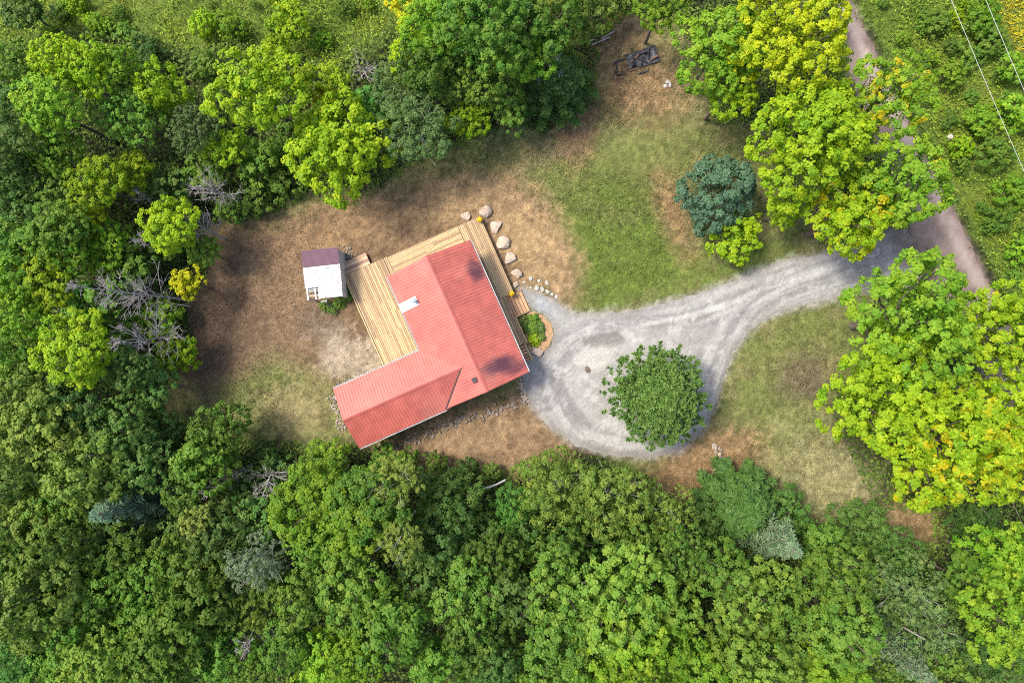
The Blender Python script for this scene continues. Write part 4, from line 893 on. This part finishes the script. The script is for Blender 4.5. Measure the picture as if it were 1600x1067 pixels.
B = [  # kind, px, py, r, crown height, tone, autumn
 ('broad',84,98,38,6,'lime',.2),('broad',140,112,44,6,'bright green',0),('broad',190,112,38,5.5,'fresh green',0),('broad',253,148,42,5.5,'bright green',.1),('broad',202,178,54,5.5,'green',0),('broad',78,170,54,6,'fresh green',0),
 ('broad',304,204,46,5,'dusty green',0),('small',356,228,32,4,'lime',0),('maple',152,292,46,6,'lime',.3),('small',142,342,28,5,'yellow-green',.2),('small',209,270,32,4.5,'bright green',0),('broad',88,238,44,6,'fresh green',0),
 ('broad',27,112,44,6,'green',0),('broad',12,165,42,6,'dark green',0),('broad',20,222,50,6,'dark green',0),('broad',30,277,50,6,'dark green',0),('broad',100,300,38,5.5,'green',0),('broad',25,334,50,6,'dark green',0),('broad',92,352,40,6,'green',0),
 ('maple',268,355,44,5,'bright green',.1),('shrub',236,92,30,1,'dark green',0),('shrub',324,105,26,1,'green',.2),('shrub',320,42,26,1,'lime',0),('shrub',360,42,24,1,'bright green',0),('small',455,32,32,2.5,'lime',0),('small',44,18,38,3,'dark green',0),
 ('small',430,75,24,2,'bright green',0),('small',470,128,32,4,'bright green',0),('small',522,122,26,3,'lime',.25),('small',510,158,24,3,'yellow',.2),('small',503,180,24,3,'lime',0),('small',580,168,34,3.5,'emerald',0),
 ('willow',656,208,60,4,'dusty green',0),('willow',632,146,50,4.5,'dusty green',0),('broad',672,120,52,5,'green',0),('broad',650,72,44,5,'lime',0),('maple',690,22,62,7,'bright green',0),('maple_big',762,40,84,7.5,'fresh green',0),
 ('maple',826,45,70,7,'fresh green',0),('maple',822,92,46,6,'bright green',0),('broad',712,115,52,5,'green',0),('broad',762,142,54,5,'green',0),('maple',732,190,32,3.5,'lime',0),('small',800,180,30,2.6,'green',0),('broad',892,18,54,4,'olive',0),('small',629,8,28,3.5,'yellow',0),
 ('small',935,10,34,2.5,'olive',0),('small',975,-5,34,2.5,'green',0),('maple',1034,10,46,6,'bright green',0),('small',1290,10,30,3,'green',0),
 # wood behind the shed
 ('broad',97,372,52,6,'fresh green',0),('broad',28,390,54,6,'green',0),('broad',175,384,48,5.5,'fresh green',0),('maple',73,438,48,6,'lime',.1),('broad',20,436,48,6,'fresh green',0),('broad',38,495,52,6,'fresh green',0),('broad',20,556,54,6,'green',0),
 ('small',277,554,32,2,'bright green',0),('broad',208,582,44,4.5,'dark green',0),('small',245,608,38,3,'dark green',0),('broad',35,626,58,6,'olive',0),('broad',114,628,58,5.5,'dark green',0),('broad',69,666,62,6,'olive',0),('broad',194,674,54,5,'dark green',0),
 ('small',250,668,40,3,'dark green',0),('broad',340,676,52,3.5,'green',0),('small',140,478,44,4,'green',0),('small',205,420,44,3,'green',0),('small',235,385,36,3,'green',0),('small',180,520,40,3,'green',0),('small',250,500,36,2,'fresh green',0),('small',320,395,30,2,'green',0),
 ('small',270,300,40,2.5,'dark green',0),('small',330,270,40,2.5,'green',0),('small',400,250,36,2.5,'green',0),('shrub',440,285,34,1,'green',0),('shrub',400,310,34,1,'green',0),('shrub',450,230,34,1,'fresh green',0),('shrub',360,330,30,1,'green',0),
 # wood beyond the ell
 ('broad',318,716,54,4.2,'fresh green',0),('small',288,766,40,4,'green',0),('broad',36,736,62,6,'olive',0),('broad',138,742,62,5.5,'olive',0),('broad',218,722,46,4.5,'dark green',0),('broad',94,780,50,5.5,'green',0),('small',308,814,28,5.5,'pale olive',.3),
 ('broad',52,820,62,6,'olive',0),('broad',122,822,50,5.5,'olive',0),('broad',20,870,62,6,'green',0),('broad',109,878,62,6,'olive',0),('broad',44,936,72,6.5,'olive',.1),('broad',203,878,62,6,'green',0),('maple',145,918,66,6.5,'fresh green',0),('broad',283,878,58,6,'green',0),
 ('broad',348,826,54,5,'dark green',0),('broad',236,929,72,6.5,'fresh green',0),('broad',308,930,66,6,'green',0),('broad',120,979,76,6.5,'fresh green',0),('maple',203,984,76,6.5,'fresh green',0),('broad',276,972,66,6.5,'fresh green',0),('broad',163,1034,66,6.5,'bright green',0),
 ('broad',254,1030,66,6.5,'fresh green',0),('broad',345,1016,60,6.5,'fresh green',0),('broad',36,1020,66,6.5,'emerald',0),('broad',471,947,52,6.5,'bright green',.1),('broad',453,1004,52,6.5,'bright green',0),('broad',500,907,52,6,'green',0),('maple',508,1030,60,6.5,'lime',0),
 ('broad',490,845,52,6.5,'bright green',0),('maple',490,791,66,6.5,'bright green',0),('broad',500,738,46,4,'fresh green',0),('small',400,808,44,3.5,'dark green',0),('small',428,735,38,1.3,'dark green',0),('small',385,760,34,1.2,'dark green',0),('small',270,830,36,4,'dark green',0),('small',180,836,40,4,'dark green',0),
 ('small',430,905,40,4.5,'green',0),('small',345,885,40,4.5,'olive',0),('broad',-10,790,50,6,'olive',0),('broad',-15,980,50,6,'green',0),('broad',400,1060,50,6,'green',0),('broad',90,1070,50,6,'fresh green',0),
 # wood below the house
 ('maple',516,722,38,3.4,'bright green',0),('maple',560,800,66,6.5,'bright green',0),('maple',585,778,64,6.2,'fresh green',0),('broad',683,841,62,5.5,'dark green',0),('broad',767,876,58,5.5,'green',.2),('broad',729,921,62,6,'green',0),('broad',548,830,52,6,'bright green',0),('maple',557,921,76,6.5,'fresh green',0),
 ('broad',622,967,72,6.5,'fresh green',0),('broad',736,979,62,6,'green',0),('broad',797,921,54,5,'dark green',0),('broad',881,876,62,5.5,'green',0),('maple',881,930,72,6.5,'bright green',0),('maple',973,930,72,6.5,'bright green',0),('maple',965,988,76,6.5,'lime',0),('maple',881,1006,72,6.5,'bright green',0),
 ('maple',1042,948,66,6.5,'bright green',0),('maple',1042,1006,66,6.5,'lime',0),('broad',996,868,56,5,'green',0),('broad',1064,860,52,5,'green',0),('broad',557,1030,60,6.5,'lime',0),('broad',683,1026,56,6,'fresh green',0),('broad',767,1036,56,5.5,'dark green',0),('broad',826,1052,50,6,'fresh green',0),
 ('small',660,900,44,4.5,'dark green',0),('small',830,840,44,2.8,'dark green',0),('small',930,845,44,2.8,'deep green',0),('small',745,836,36,3,'dark green',0),('shrub',640,720,24,.9,'fresh green',.2),('shrub',680,722,22,.9,'green',0),('shrub',768,734,18,.7,'olive',.3),('shrub',600,712,26,1,'fresh green',0),('shrub',728,735,20,.8,'dark green',0),
 # wood past the stone row
 ('small',1232,800,40,2.4,'dark green',0),('broad',1280,845,48,4.5,'green',0),('maple',1298,898,58,5.5,'fresh green',0),('fern',1340,830,48,2.6,'dark green',0),('fern',1395,862,54,3.4,'dark green',0),('airy',1418,922,58,5,'dusty green',0),('fern',1520,824,52,2.6,'dark green',0),('maple',1548,876,62,6,'bright green',0),('maple',1508,908,48,6,'fresh green',0),
 ('maple',1556,960,66,6.5,'bright green',0),('fern',1470,930,44,4,'green',0),('airy',1452,990,48,5,'dusty green',0),('broad',1548,1026,54,5,'dark green',0),('maple',1183,930,72,6.5,'bright green',0),('maple',1126,892,58,6,'fresh green',0),('maple',1235,992,76,6.5,'bright green',0),('maple',1318,988,62,6.5,'bright green',0),('maple',1298,1038,66,6.5,'lime',0),
 ('maple',1147,1006,72,6.5,'bright green',0),('maple',1100,1046,66,6.5,'lime',0),('fern',1090,820,44,2.6,'dark green',0),('maple',1190,1050,60,6.5,'bright green',0),('maple',1602,860,54,6,'bright green',0),('maple',1610,1000,60,6,'fresh green',0),('broad',1370,950,44,4,'dark green',0),('broad',1430,1050,50,4.5,'dark green',0),('small',1360,905,40,3.5,'green',0),
 ('broad',1000,1062,56,6,'lime',0),('broad',930,1062,56,6,'bright green',0),('broad',1480,1062,50,5,'green',0),('broad',1375,1062,40,4,'green',0),
 # weeds and shrubs across the road
 ('shrub',1480,120,26,.8,'bright green',0),('shrub',1510,90,22,.8,'fresh green',.2),('shrub',1460,40,24,.8,'fresh green',0),('shrub',1545,60,30,1,'fresh green',0),('shrub',1580,110,30,1,'bright green',0),('shrub',1530,30,30,1,'bright green',0),('shrub',1590,180,30,1,'bright green',0),
 ('shrub',1530,190,28,.9,'bright green',0),('shrub',1550,240,28,.9,'fresh green',0),('shrub',1580,300,28,.9,'bright green',0),('shrub',1560,340,24,.8,'fresh green',0),('shrub',1590,390,26,.8,'bright green',.2),('shrub',1500,230,22,.6,'lime',0)]
NWT = {'fresh green': 'bright green', 'green': 'fresh green', 'bright green': 'lime'}; SOT = {'lime': 'bright green', 'bright green': 'leaf green'}
rw = random.Random(9)
for _ in range(34):                                     # leafy weed clumps on the verge
    py = rw.uniform(0, 450); px = ROADC(py) + rw.uniform(75, 240)
    if px < 1600: B.append(('shrub', px, py, rw.uniform(9, 17), rw.uniform(.35, .6), rw.choice(['bright green', 'fresh green', 'lime', 'fresh green', 'green']), .1))
for _ in range(22):
    px = rw.uniform(60, 600); py = rw.uniform(0, 85)
    B.append(('shrub', px, py, rw.uniform(9, 18), rw.uniform(.35, .6), rw.choice(['bright green', 'olive', 'lime', 'fresh green', 'green']), .1))
for b in B:
    b = list(b)
    if b[1] < 480 and b[2] < 560 and not (b[1] < 60 and 150 < b[2] < 340) and b[0] != 'shrub': b[5] = NWT.get(b[5], b[5])
    if b[2] > 840 and b[1] < 1480: b[5] = SOT.get(b[5], b[5])
    tree(b[0], b[1], b[2], b[3] * (rt.uniform(1.0, 1.12) if b[2] < 840 else rt.uniform(.84, 1.12)), b[4] * rt.uniform(.78, 1.28), b[5], autumn=b[6])
# trees of one description are told apart by the landmark they stand nearest to
LAND = {'the ell gable end': (530, 655), 'the shed': (503, 428), 'the burn pit': (1000, 92), 'the lone driveway pine': (1024, 618), 'the tall blue-grey spruce': (222, 775), 'the stone row': (1122, 715), 'the bare leaning birch': (1400, 975), 'the white pipe': (770, 756),
        'the small bright yellow tree': (296, 444), 'the rounded lime maple near the deck': (535, 240), 'the very dark spruce': (866, 138), 'the silvery-leaved tree': (400, 878), 'the emerald feathery tree': (797, 790), 'the power cables': (1560, 150), 'the driveway mouth': (1440, 400), 'the grey dead brush': (570, 112), 'the largest dead tree': (200, 450)}
ORD = ['', 'second ', 'third ', 'fourth ', 'fifth ', 'sixth ', 'seventh ', 'eighth ', 'ninth ', 'tenth ', 'eleventh ', 'twelfth ']
for desc, L in AUTO.items():
    if len(L) < 2: continue
    for o, p in L:
        best = min(LAND, key=lambda k: (sum(math.dist(q, LAND[k]) < math.dist(p, LAND[k]) for _, q in L), math.dist(p, LAND[k])))
        rank = sum(math.dist(q, LAND[best]) < math.dist(p, LAND[best]) for _, q in L)
        o['label'] = f'{desc} {ORD[min(rank, 11)]}closest to {best}'

# ------------------------------------------------------------------ dead trees
def dead_tree(bx, by, tx, ty, h, seed, label, n=26, spread=.42, name='dead_tree', mat_=M_DEAD, r0=.11):
    """bare branching tree from its foot (bx,by) on the ground to its tip seen at (tx,ty)"""
    rng = np.random.default_rng(seed); x0, y0 = W(bx, by); x1, y1 = W(tx, ty, h); o = empty(name, (x0, y0, 0))
    tip = np.array([x1 - x0, y1 - y0, h]); L = np.linalg.norm(tip); d = tip / L
    u = np.linspace(0, 1, 8)[:, None]; bend = rng.normal(0, .025 * L, (8, 3)) * u * (1.2 - u); tr = tip * u + bend; tr[0] = (0, 0, -.1)
    P = [(tr, r0 * (1.05 - .9 * u[:, 0]))]; Bp = []
    for k in range(n):
        t = rng.uniform(.22, .97); s = np.array([np.interp(t, u[:, 0], tr[:, i]) for i in range(3)]); q = unit(rng.normal(size=3)); q = unit(q - d * (q @ d))
        bl = L * spread * (1.15 - t) * rng.uniform(.55, 1.15); dr = unit(q * rng.uniform(.6, 1.0) + d * rng.uniform(.4, .9)); v = np.linspace(0, 1, 5)[:, None]
        pts = s + dr * bl * v + rng.normal(0, .04 * bl, (5, 3)) * v; Bp.append((pts, .022 + .026 * (1 - t) - .020 * v[:, 0]))
        for _ in range(5):
            a = rng.integers(1, 4); e = pts[a]; q2 = unit(dr + rng.normal(0, .6, 3)); l2 = bl * rng.uniform(.25, .55)
            p2 = e + q2 * l2 * v[::2] + rng.normal(0, .05 * l2, (3, 3)) * v[::2]; Bp.append((p2, np.array([.015, .012, .008])))
            for _ in range(2):
                q3 = unit(q2 + rng.normal(0, .6, 3)); p3 = p2[1] + q3 * l2 * .5 * v[::2]; Bp.append((p3, np.array([.010, .008, .006])))
    for nm, pp in (('trunk', P), ('branches', Bp)):
        v, f = tubes(pp, 4); b = link(nm, mesh_np(nm, v, f, True), o, mat_)
    b['kind'] = 'stuff'
    return tag(o, label, 'dead tree', 'dead trees')
dead_tree(300, 470, 108, 446, 11, 1, 'largest bare grey dead tree, its branches fanned out behind the yellow young tree', 46, .26)
dead_tree(296, 528, 172, 532, 9, 2, 'bare grey dead tree leaning toward the rounded lime maple', 34, .36)
dead_tree(275, 398, 212, 368, 6, 3, 'slim bare dead tree between the largest dead tree and a maple', 20, .4)
dead_tree(352, 374, 288, 340, 5.5, 4, 'bare dead tree at the yard edge in front of a bright maple', 22, .42)
dead_tree(382, 318, 298, 282, 6.5, 5, 'pale bare dead tree sticking out toward the yard above the shed', 28, .42)
dead_tree(258, 318, 212, 300, 5, 6, 'thin half-hidden dead tree among the young maples behind the shed', 16, .4)
dead_tree(396, 724, 318, 772, 6, 7, 'purplish bare dead tree pointing away from the ell gable', 26, .34)
dead_tree(436, 700, 408, 785, 5.5, 8, 'bare dead sapling upright beside the ell-side wood edge', 20, .42)
dead_tree(420, 965, 380, 1020, 8, 9, 'dead top tangled in the sparse brownish-yellow tree', 22, .35)
dead_tree(560, 125, 585, 100, 2.5, 10, 'grey dead brush at the old field edge', 18, .6)
dead_tree(866, 150, 866, 88, 8.0, 11, 'grey dead twigs standing in the very dark spruce by the burn pit', 30, .32, r0=.05)
dead_tree(1490, 600, 1580, 590, 9, 12, 'bare pale limbs showing in the gap of the turning maples', 16, .45)
dead_tree(190, 700, 140, 712, 7.5, 13, 'few bare twigs poking from the olive wood beyond the ell', 9, .4)
# leaning birch trunk
x0, y0 = W(1355, 948, 0); x1, y1 = W(1446, 999, 7.5)
v, f = tubes([(np.array([(0, 0, -.1), ((x1 - x0) * .5 + .1, (y1 - y0) * .5, 4), (x1 - x0, y1 - y0, 7.5)]), np.array([.11, .085, .04]))], 6)
o = link('bare_birch', mesh_np('bare_birch', v, f, True), None, M_BIRCH); o.location = (x0, y0, 0); tag(o, 'bare white birch trunk leaning out of the wood', 'dead tree')

# ------------------------------------------------------------------ small things in the yard
M_YEL = simple('yellow_petals', (0.72, 0.42, 0.01), .7, .25, 20); M_POT = simple('pot', (.25, .13, .07), .7, .2)
M_GREENL = simple('foliage_plain', (.05, .10, .02), .6, .3)
def flower_pot(px, py, label, seed):
    x, y = W(px, py, .9); o = empty('flower_pot', (x, y, DZ)); bm = bmesh.new()
    bmesh.ops.create_cone(bm, cap_ends=True, segments=14, radius1=.10, radius2=.15, depth=.24, matrix=Matrix.Translation((0, 0, .12))); link('pot', bm_mesh('pot', bm), o, M_POT)
    rng = np.random.default_rng(seed); q = sphere_dirs(240, rng, -.1); c = q * .21 * rng.uniform(.9, 1.1, (240, 1)) * [1, 1, .8] + [0, 0, .27]
    me = leaf_mesh('bloom', [(c, q + rng.normal(0, .25, q.shape), .07, .07, rng.random(240))]); link('blooms', me, o, M_YEL)
    me = leaf_mesh('leaf', [(c[:120] * [.9, .9, .9], q[:120], .08, .05, rng.random(120))]); link('leaves', me, o, M_GREENL)
    return tag(o, label, 'potted flowers')
flower_pot(749.5, 343, 'pot of yellow chrysanthemums on the outer deck corner', 1)
flower_pot(799.5, 459, 'pot of yellow chrysanthemums at the head of the wide stairs', 2)
sheet('flower_bed', [(806,497),(822,488),(834,486),(848,493),(860,505),(864,522),(858,540),(846,552),(832,552),(824,536),(812,512)], .030, attr_mat('bed_soil', .95, 0, .3, 8, .8, 14), lambda a, b: np.repeat(C(.33, .205, .11)[None], len(a), 0), .2, .8, 1)
def bed_plant(px, py, r, tone, seed, label, n=60, ll=.34, lw=.13):
    x, y = W(px, py, .3); rng = np.random.default_rng(seed); o = empty('hosta', (x, y, .03)); R = r / PXM
    a = rng.random(n) * 6.283; q = rng.random(n) ** .6; c = np.stack([np.cos(a) * q * R, np.sin(a) * q * R, .42 - .28 * q + rng.normal(0, .04, n)], 1)
    d = np.stack([np.cos(a), np.sin(a), .35 - .8 * q], 1); cm = needle_mesh('leaves', c, d, ll, lw * 1.6, np.clip(rng.normal(.5, .2, n), 0, 1), seed); l = link('leaves', cm, o, M_LEAF); l.color = (*TONES[tone], 0)
    v, f = tubes([(np.array([(0, 0, -.03), (cc[0] * .4, cc[1] * .4, cc[2] * .6), cc]), np.array([.012, .01, .006])) for cc in c[::6]], 4); link('stems', mesh_np('stems', v, f), o, M_GREENL)
    return tag(o, label, 'plant', 'leafy plants in the flower bed')
bed_plant(820, 501, 10, 'dark green', 1, 'dark green perennial with pale streaks against the stair stringer', 90, .24, .05)
bed_plant(834, 500, 9, 'fresh green', 2, 'mid green hosta in the middle of the bed')
bed_plant(833, 514, 9, 'fresh green', 3, 'dense green hosta below the mid green one', 70)
bed_plant(842, 512, 8, 'dark green', 4, 'dark hosta on the gravel side of the bed')
bed_plant(835, 531, 9, 'lime', 5, 'bright lime hosta near the pale boulder', 50, .34, .15)
bed_plant(824, 516, 7, 'deep green', 6, 'dark low plant along the deck edge of the bed', 50, .22, .06)
bed_plant(846, 527, 6, 'green', 7, 'small green plant at the bed\'s bare side', 40, .22, .08)
bed_plant(508, 478, 9, 'green', 8, 'weedy green clump at the shed\'s open corner', 70, .3, .07)
bed_plant(530, 472, 10, 'fresh green', 9, 'weedy green clump between shed and deck', 80, .3, .07)
bed_plant(545, 462, 9, 'green', 10, 'weedy green clump against the deck rim', 70, .3, .07)
bed_plant(520, 484, 8, 'dark green', 11, 'low weedy clump by the scrap boards', 60, .26, .07)
# burn pit
M_CHAR = simple('charred_timber', (.035, .032, .036), .8, .5, 6, .6, 20); M_ASH = simple('ash', (.050, .048, .052), .9, .9, 3.5, .9, 10); M_RUST = simple('rusty_metal', (.20, .095, .06), .7, .4, 6)
x, y = W(1003, 92); pit = tag(empty('burn_pit', (x, y, 0), R_(17)), 'charred rectangular burn pit of blackened timbers and ash', 'fire pit')
bm = bmesh.new(); bmesh.ops.create_grid(bm, x_segments=28, y_segments=16, size=1.0)
for v in bm.verts:
    v.co.x *= 1.18; v.co.y *= .56; e = max(abs(v.co.x) / 1.18, abs(v.co.y) / .56)
    v.co.z = .05 + .10 * math.sin(v.co.x * 4 + 1) * math.cos(v.co.y * 6) * (1 - e) + random.Random(int(v.co.x * 999) + int(v.co.y * 9999)).uniform(0, .05) - (.22 if (v.co.x - .55) ** 2 + (v.co.y + .1) ** 2 < .12 else 0) * (1 - e) + .22 * (1 - e)
link('ash_bed', bm_mesh('ash_bed', bm, True), pit, M_ASH)
for b in ((-1.3, .2, .54, .62, 0, .11), (.25, 1.25, .56, .66, 0, .15), (-.5, 1.22, -.66, -.57, 0, .12), (1.17, 1.27, -.62, .54, 0, .14)): box_obj('charred_timber', b, M_CHAR, pit, .015)
for k, (cx, cy, l, a) in enumerate(((-.55, .12, .9, 25), (-.1, -.2, .8, -40), (.5, .15, .9, 70), (.8, -.3, .7, 10), (.15, .3, .8, 5), (-.8, -.15, .6, 80))):
    o = box_obj('charred_log', (-l / 2, l / 2, -.06, .06, 0, .12), M_CHAR if k % 3 else M_RUST, pit, .02); o.location = (cx, cy, .14 + .03 * k); o.rotation_euler = (R_(k * 7), R_(6 * (-1) ** k), R_(a))
# burnt boards lying beside the pit
rb = random.Random(12)
for k, (px, py, l, w, a, m) in enumerate(((966, 97, .9, .12, 20, M_CHAR), (973, 94, .8, .1, 15, M_ASH), (963, 106, 1.0, .1, 95, M_CHAR), (968, 118, .9, .1, 12, M_CHAR), (967, 122, .8, .1, 8, M_RUST), (962, 126, .8, .08, 92, M_RUST), (971, 111, .9, .09, 60, M_RUST), (982, 107, .9, .08, 20, M_RUST), (1004, 114, .8, .1, 20, M_ASH), (1009, 112, .5, .12, 30, M_CHAR), (961, 116, .7, .07, 100, M_CHAR), (992, 110, .9, .07, 16, M_RUST))):
    x, y = W(px, py); o = box_obj('burnt_board', (-l / 2, l / 2, -w / 2, w / 2, 0, .05), m, None, .008); o.location = (x, y, .03 + .01 * (k % 3)); o.rotation_euler = (0, 0, R_(a)); tag(o, 'burnt board scattered on the dead leaves beside the burn pit', 'board', 'burnt boards beside the pit')
# weathered grey planks at the yard's far edge
for k, (px, py, l, a) in enumerate(((938, 66, 1.6, 24), (950, 56, 1.2, 30), (918, 66, 1.1, 12))):
    x, y = W(px, py); o = box_obj('plank', (-l / 2, l / 2, -.05, .05, 0, .04), M_DEAD, None, .006); o.location = (x, y, .1); o.rotation_euler = (0, 0, R_(a)); tag(o, 'weathered grey plank in the dry grass behind the burn pit', 'plank', 'weathered planks')
# scrap by the shed
for k, (px, py, l, a, m) in enumerate(((512, 474, .7, -35, M_JOIST), (516, 477, .5, -50, M_CHAR), (508, 471, .5, 20, M_JOIST))):
    x, y = W(px, py); o = box_obj('board', (-l / 2, l / 2, -.06, .06, 0, .04), m, None, .006); o.location = (x, y, .25 + .03 * k); o.rotation_euler = (R_(12), R_(8), R_(a)); tag(o, ('white scrap board on the weeds by the shed', 'short dark scrap board on the weeds by the shed', 'white scrap board on the weeds by the shed')[k], 'board', 'scrap boards by the shed')
# white pipe by the wood
x0, y0 = W(752, 762, .5); pts = np.array([[(a - 800) / PXM * .99, (533.5 - b) / PXM * .99, .8 + .12 * math.sin(i)] for i, (a, b) in enumerate(((748, 764), (762, 760), (776, 755), (790, 748)))])
v, f = tubes([(pts, np.full(4, .075))], 8); tag(link('drain_pipe', mesh_np('drain_pipe', v, f, True), None, M_TRIM), 'white plastic pipe lying at the wood edge below the house', 'pipe')
# iron cover in the drive
x, y = W(918, 577); bm = bmesh.new(); bmesh.ops.create_cone(bm, cap_ends=True, segments=18, radius1=.27, radius2=.22, depth=.10, matrix=Matrix.Diagonal((.75, 1.1, 1, 1)))
bmesh.ops.create_cone(bm, cap_ends=True, segments=12, radius1=.1, radius2=.08, depth=.06, matrix=Matrix.Translation((.02, -.05, .07)))
o = link('iron_cover', bm_mesh('iron_cover', bm), None, simple('old_iron', (.11, .085, .065), .75, .35, 6)); o.location = (x, y, .06); o.rotation_euler = (0, 0, R_(30)); tag(o, 'small rusty iron cover in the gravel near the pine', 'cover')

# ------------------------------------------------------------------ power line (poles stand outside the picture)
def cable(p, q, z, label):
    p, q = np.array(p), np.array(q); u = np.linspace(0, 1, 40)[:, None]; pts = p + (q - p) * u; pts = np.concatenate([pts, z - 4 * .5 * u * (1 - u)], 1)
    v, f = tubes([(pts, np.full(40, .015))], 5); return tag(link('power_cable', mesh_np('power_cable', v, f, True), None, simple('cable', (.45, .45, .45), .45, .05, metallic=.3)), label, 'cable', 'power cables')
ZC = 7.6
def ends(a, b, k0, k1):
    A, B_ = np.array(W(*a, ZC - .4)), np.array(W(*b, ZC - .4)); return A + (B_ - A) * k0, A + (B_ - A) * k1
cA = ends((1487, 0), (1600, 268), -1.2, 2.0); cB = ends((1541, 0), (1600, 138), -2.4, 3.9)
cable(*cA, ZC, 'pale power cable strung above the roadside weeds, nearer the dirt road')
cable(*cB, ZC, 'pale power cable strung above the roadside weeds, farther from the dirt road')
for k in (0, 1):
    m = (cA[k] + cB[k]) / 2; d = cB[k] - cA[k]; o = empty('utility_pole', (m[0], m[1], 0), math.atan2(d[1], d[0])); L = np.hypot(*d)
    v, f = tubes([(np.array([(0, 0, -.3), (0, 0, 4), (0, 0, 8.6)]), np.array([.16, .14, .11]))], 8); link('pole', mesh_np('pole', v, f, True), o, M_BARK)
    box_obj('crossarm', (-L / 2 - .2, L / 2 + .2, -.06, .06, 7.4, 7.54), M_BARK, o); tag(o, 'wooden utility pole carrying the roadside power cables', 'utility pole', 'utility poles')

# ------------------------------------------------------------------ undergrowth and litter
def litter(name, n, box_, sel, z, l, w, colf, label, seed, cat, mat_=M_GRASS):
    r = np.random.default_rng(seed); px = r.uniform(box_[0], box_[1], n); py = r.uniform(box_[2], box_[3], n); k = sel(px, py, r); px, py = px[k], py[k]; m = len(px)
    c = np.stack([(px - 800) / PXM, (533.5 - py) / PXM, z(px, py, r)], 1); nn = unit(r.normal(0, .5, (m, 3)) + [0, 0, 1]); V = leaf_arrays(c, nn, l, w, r)
    i = np.arange(m)[:, None] * 4; F = np.concatenate([i + np.array([[0, 1, 2]]), i + np.array([[0, 2, 3]])]); me = mesh_np(name, V, F); add_color(me, 'cover', np.repeat(colf(px, py, r), 4, 0))
    return tag(link(name, me, None, mat_), label, cat, kind='stuff')
wood_sel = lambda px, py, r: (sdist(P_CLEAR, px, py) < 4) & (sdist(P_ROAD, px, py) < -6) & (sdist(P_DRIVE, px, py) < -8) & (sdist(P_MEADOW_R, px, py) < 0) & (sdist(P_MEADOW_L, px, py) < 0)
def und_z(px, py, r):
    n = NZ[0].fbm(px / PXM, py / PXM, 3, .8); d = np.clip(-sdist(P_CLEAR, px, py) / 60, 0.02, 1); return .05 + r.random(len(px)) * 1.5 * n * d + .25 * d
def und_c(px, py, r):
    n = NZ[1].fbm(px / PXM, py / PXM, 3, .7)[:, None]; return (C(.055, .10, .02) * (1 - n) + C(.15, .22, .028) * n) * r.uniform(.6, 1.4, (len(px), 1))
litter('undergrowth', 210000, (-60, 1660, -40, 1100), wood_sel, und_z, .27, .17, und_c, 'low leafy undergrowth on the floor of the woods', 21, 'undergrowth')
def weed_sel(px, py, r):
    n = NZ[2].fbm(px / PXM, py / PXM, 3, .45); return ((sdist(P_MEADOW_R, px, py) > 4) & (px > ROADC(py) + 60) & (n > .36)) | ((sdist(P_MEADOW_L, px, py) > 0) & (n > .42))
def weed_c(px, py, r):
    n = NZ[3].fbm(px / PXM, py / PXM, 3, .5)[:, None]; c = (C(.140, .255, .022) * n + C(.24, .32, .02) * (1 - n)) * r.uniform(.6, 1.4, (len(px), 1))
    y = (sdist([(1540, -20), (1700, -20), (1700, 170), (1600, 105)], px, py) > -4) & (r.random(len(px)) < .75); c[y] = C(.50, .40, .015) * r.uniform(.7, 1.2, (y.sum(), 1)); return c
litter('weeds', 130000, (-60, 1660, -50, 900), weed_sel, lambda px, py, r: .1 + r.random(len(px)) * .9 * NZ[2].fbm(px / PXM, py / PXM, 3, .9), .20, .10, weed_c, 'leafy green weeds and yellow goldenrod on the road verge and field', 22, 'weeds')
def ned_sel(px, py, r):
    w = np.zeros(len(px))
    for cx, cy, rx, ry in ((1000, 130, 95, 70), (1045, 320, 26, 80), (1140, 705, 60, 42), (1070, 745, 50, 50), (1410, 815, 65, 34), (960, 50, 60, 40), (900, 205, 40, 50), (340, 500, 60, 130), (430, 430, 80, 100)): w = np.maximum(w, 1.15 - np.hypot((px - cx) / rx, (py - cy) / ry))
    return r.random(len(px)) < np.clip(w, 0, .8)
litter('leaf_litter', 160000, (260, 1480, 0, 860), ned_sel, lambda px, py, r: .03 + r.random(len(px)) * .04, .085, .05, lambda px, py, r: np.where((px < 600)[:, None], C(.15, .10, .065)[None], C(.27, .165, .08)[None]) * r.uniform(.3, 1.6, (len(px), 1)), 'brown fallen leaves and needles scattered on the bare ground', 23, 'leaf litter')
clod_sel = lambda px, py, r: (sdist(P_CLEAR, px, py) > 10) & (sdist(P_DRIVE, px, py) < -4) & (r.random(len(px)) < .5)
litter('soil_crumbs', 110000, (300, 1460, 20, 850), clod_sel, lambda px, py, r: .02 + r.random(len(px)) * .03, .085, .06, lambda px, py, r: cover(px, py)[0] * r.uniform(.4, 1.9, (len(px), 1)), 'crumbs of soil and straw lying on the yard', 24, 'soil')
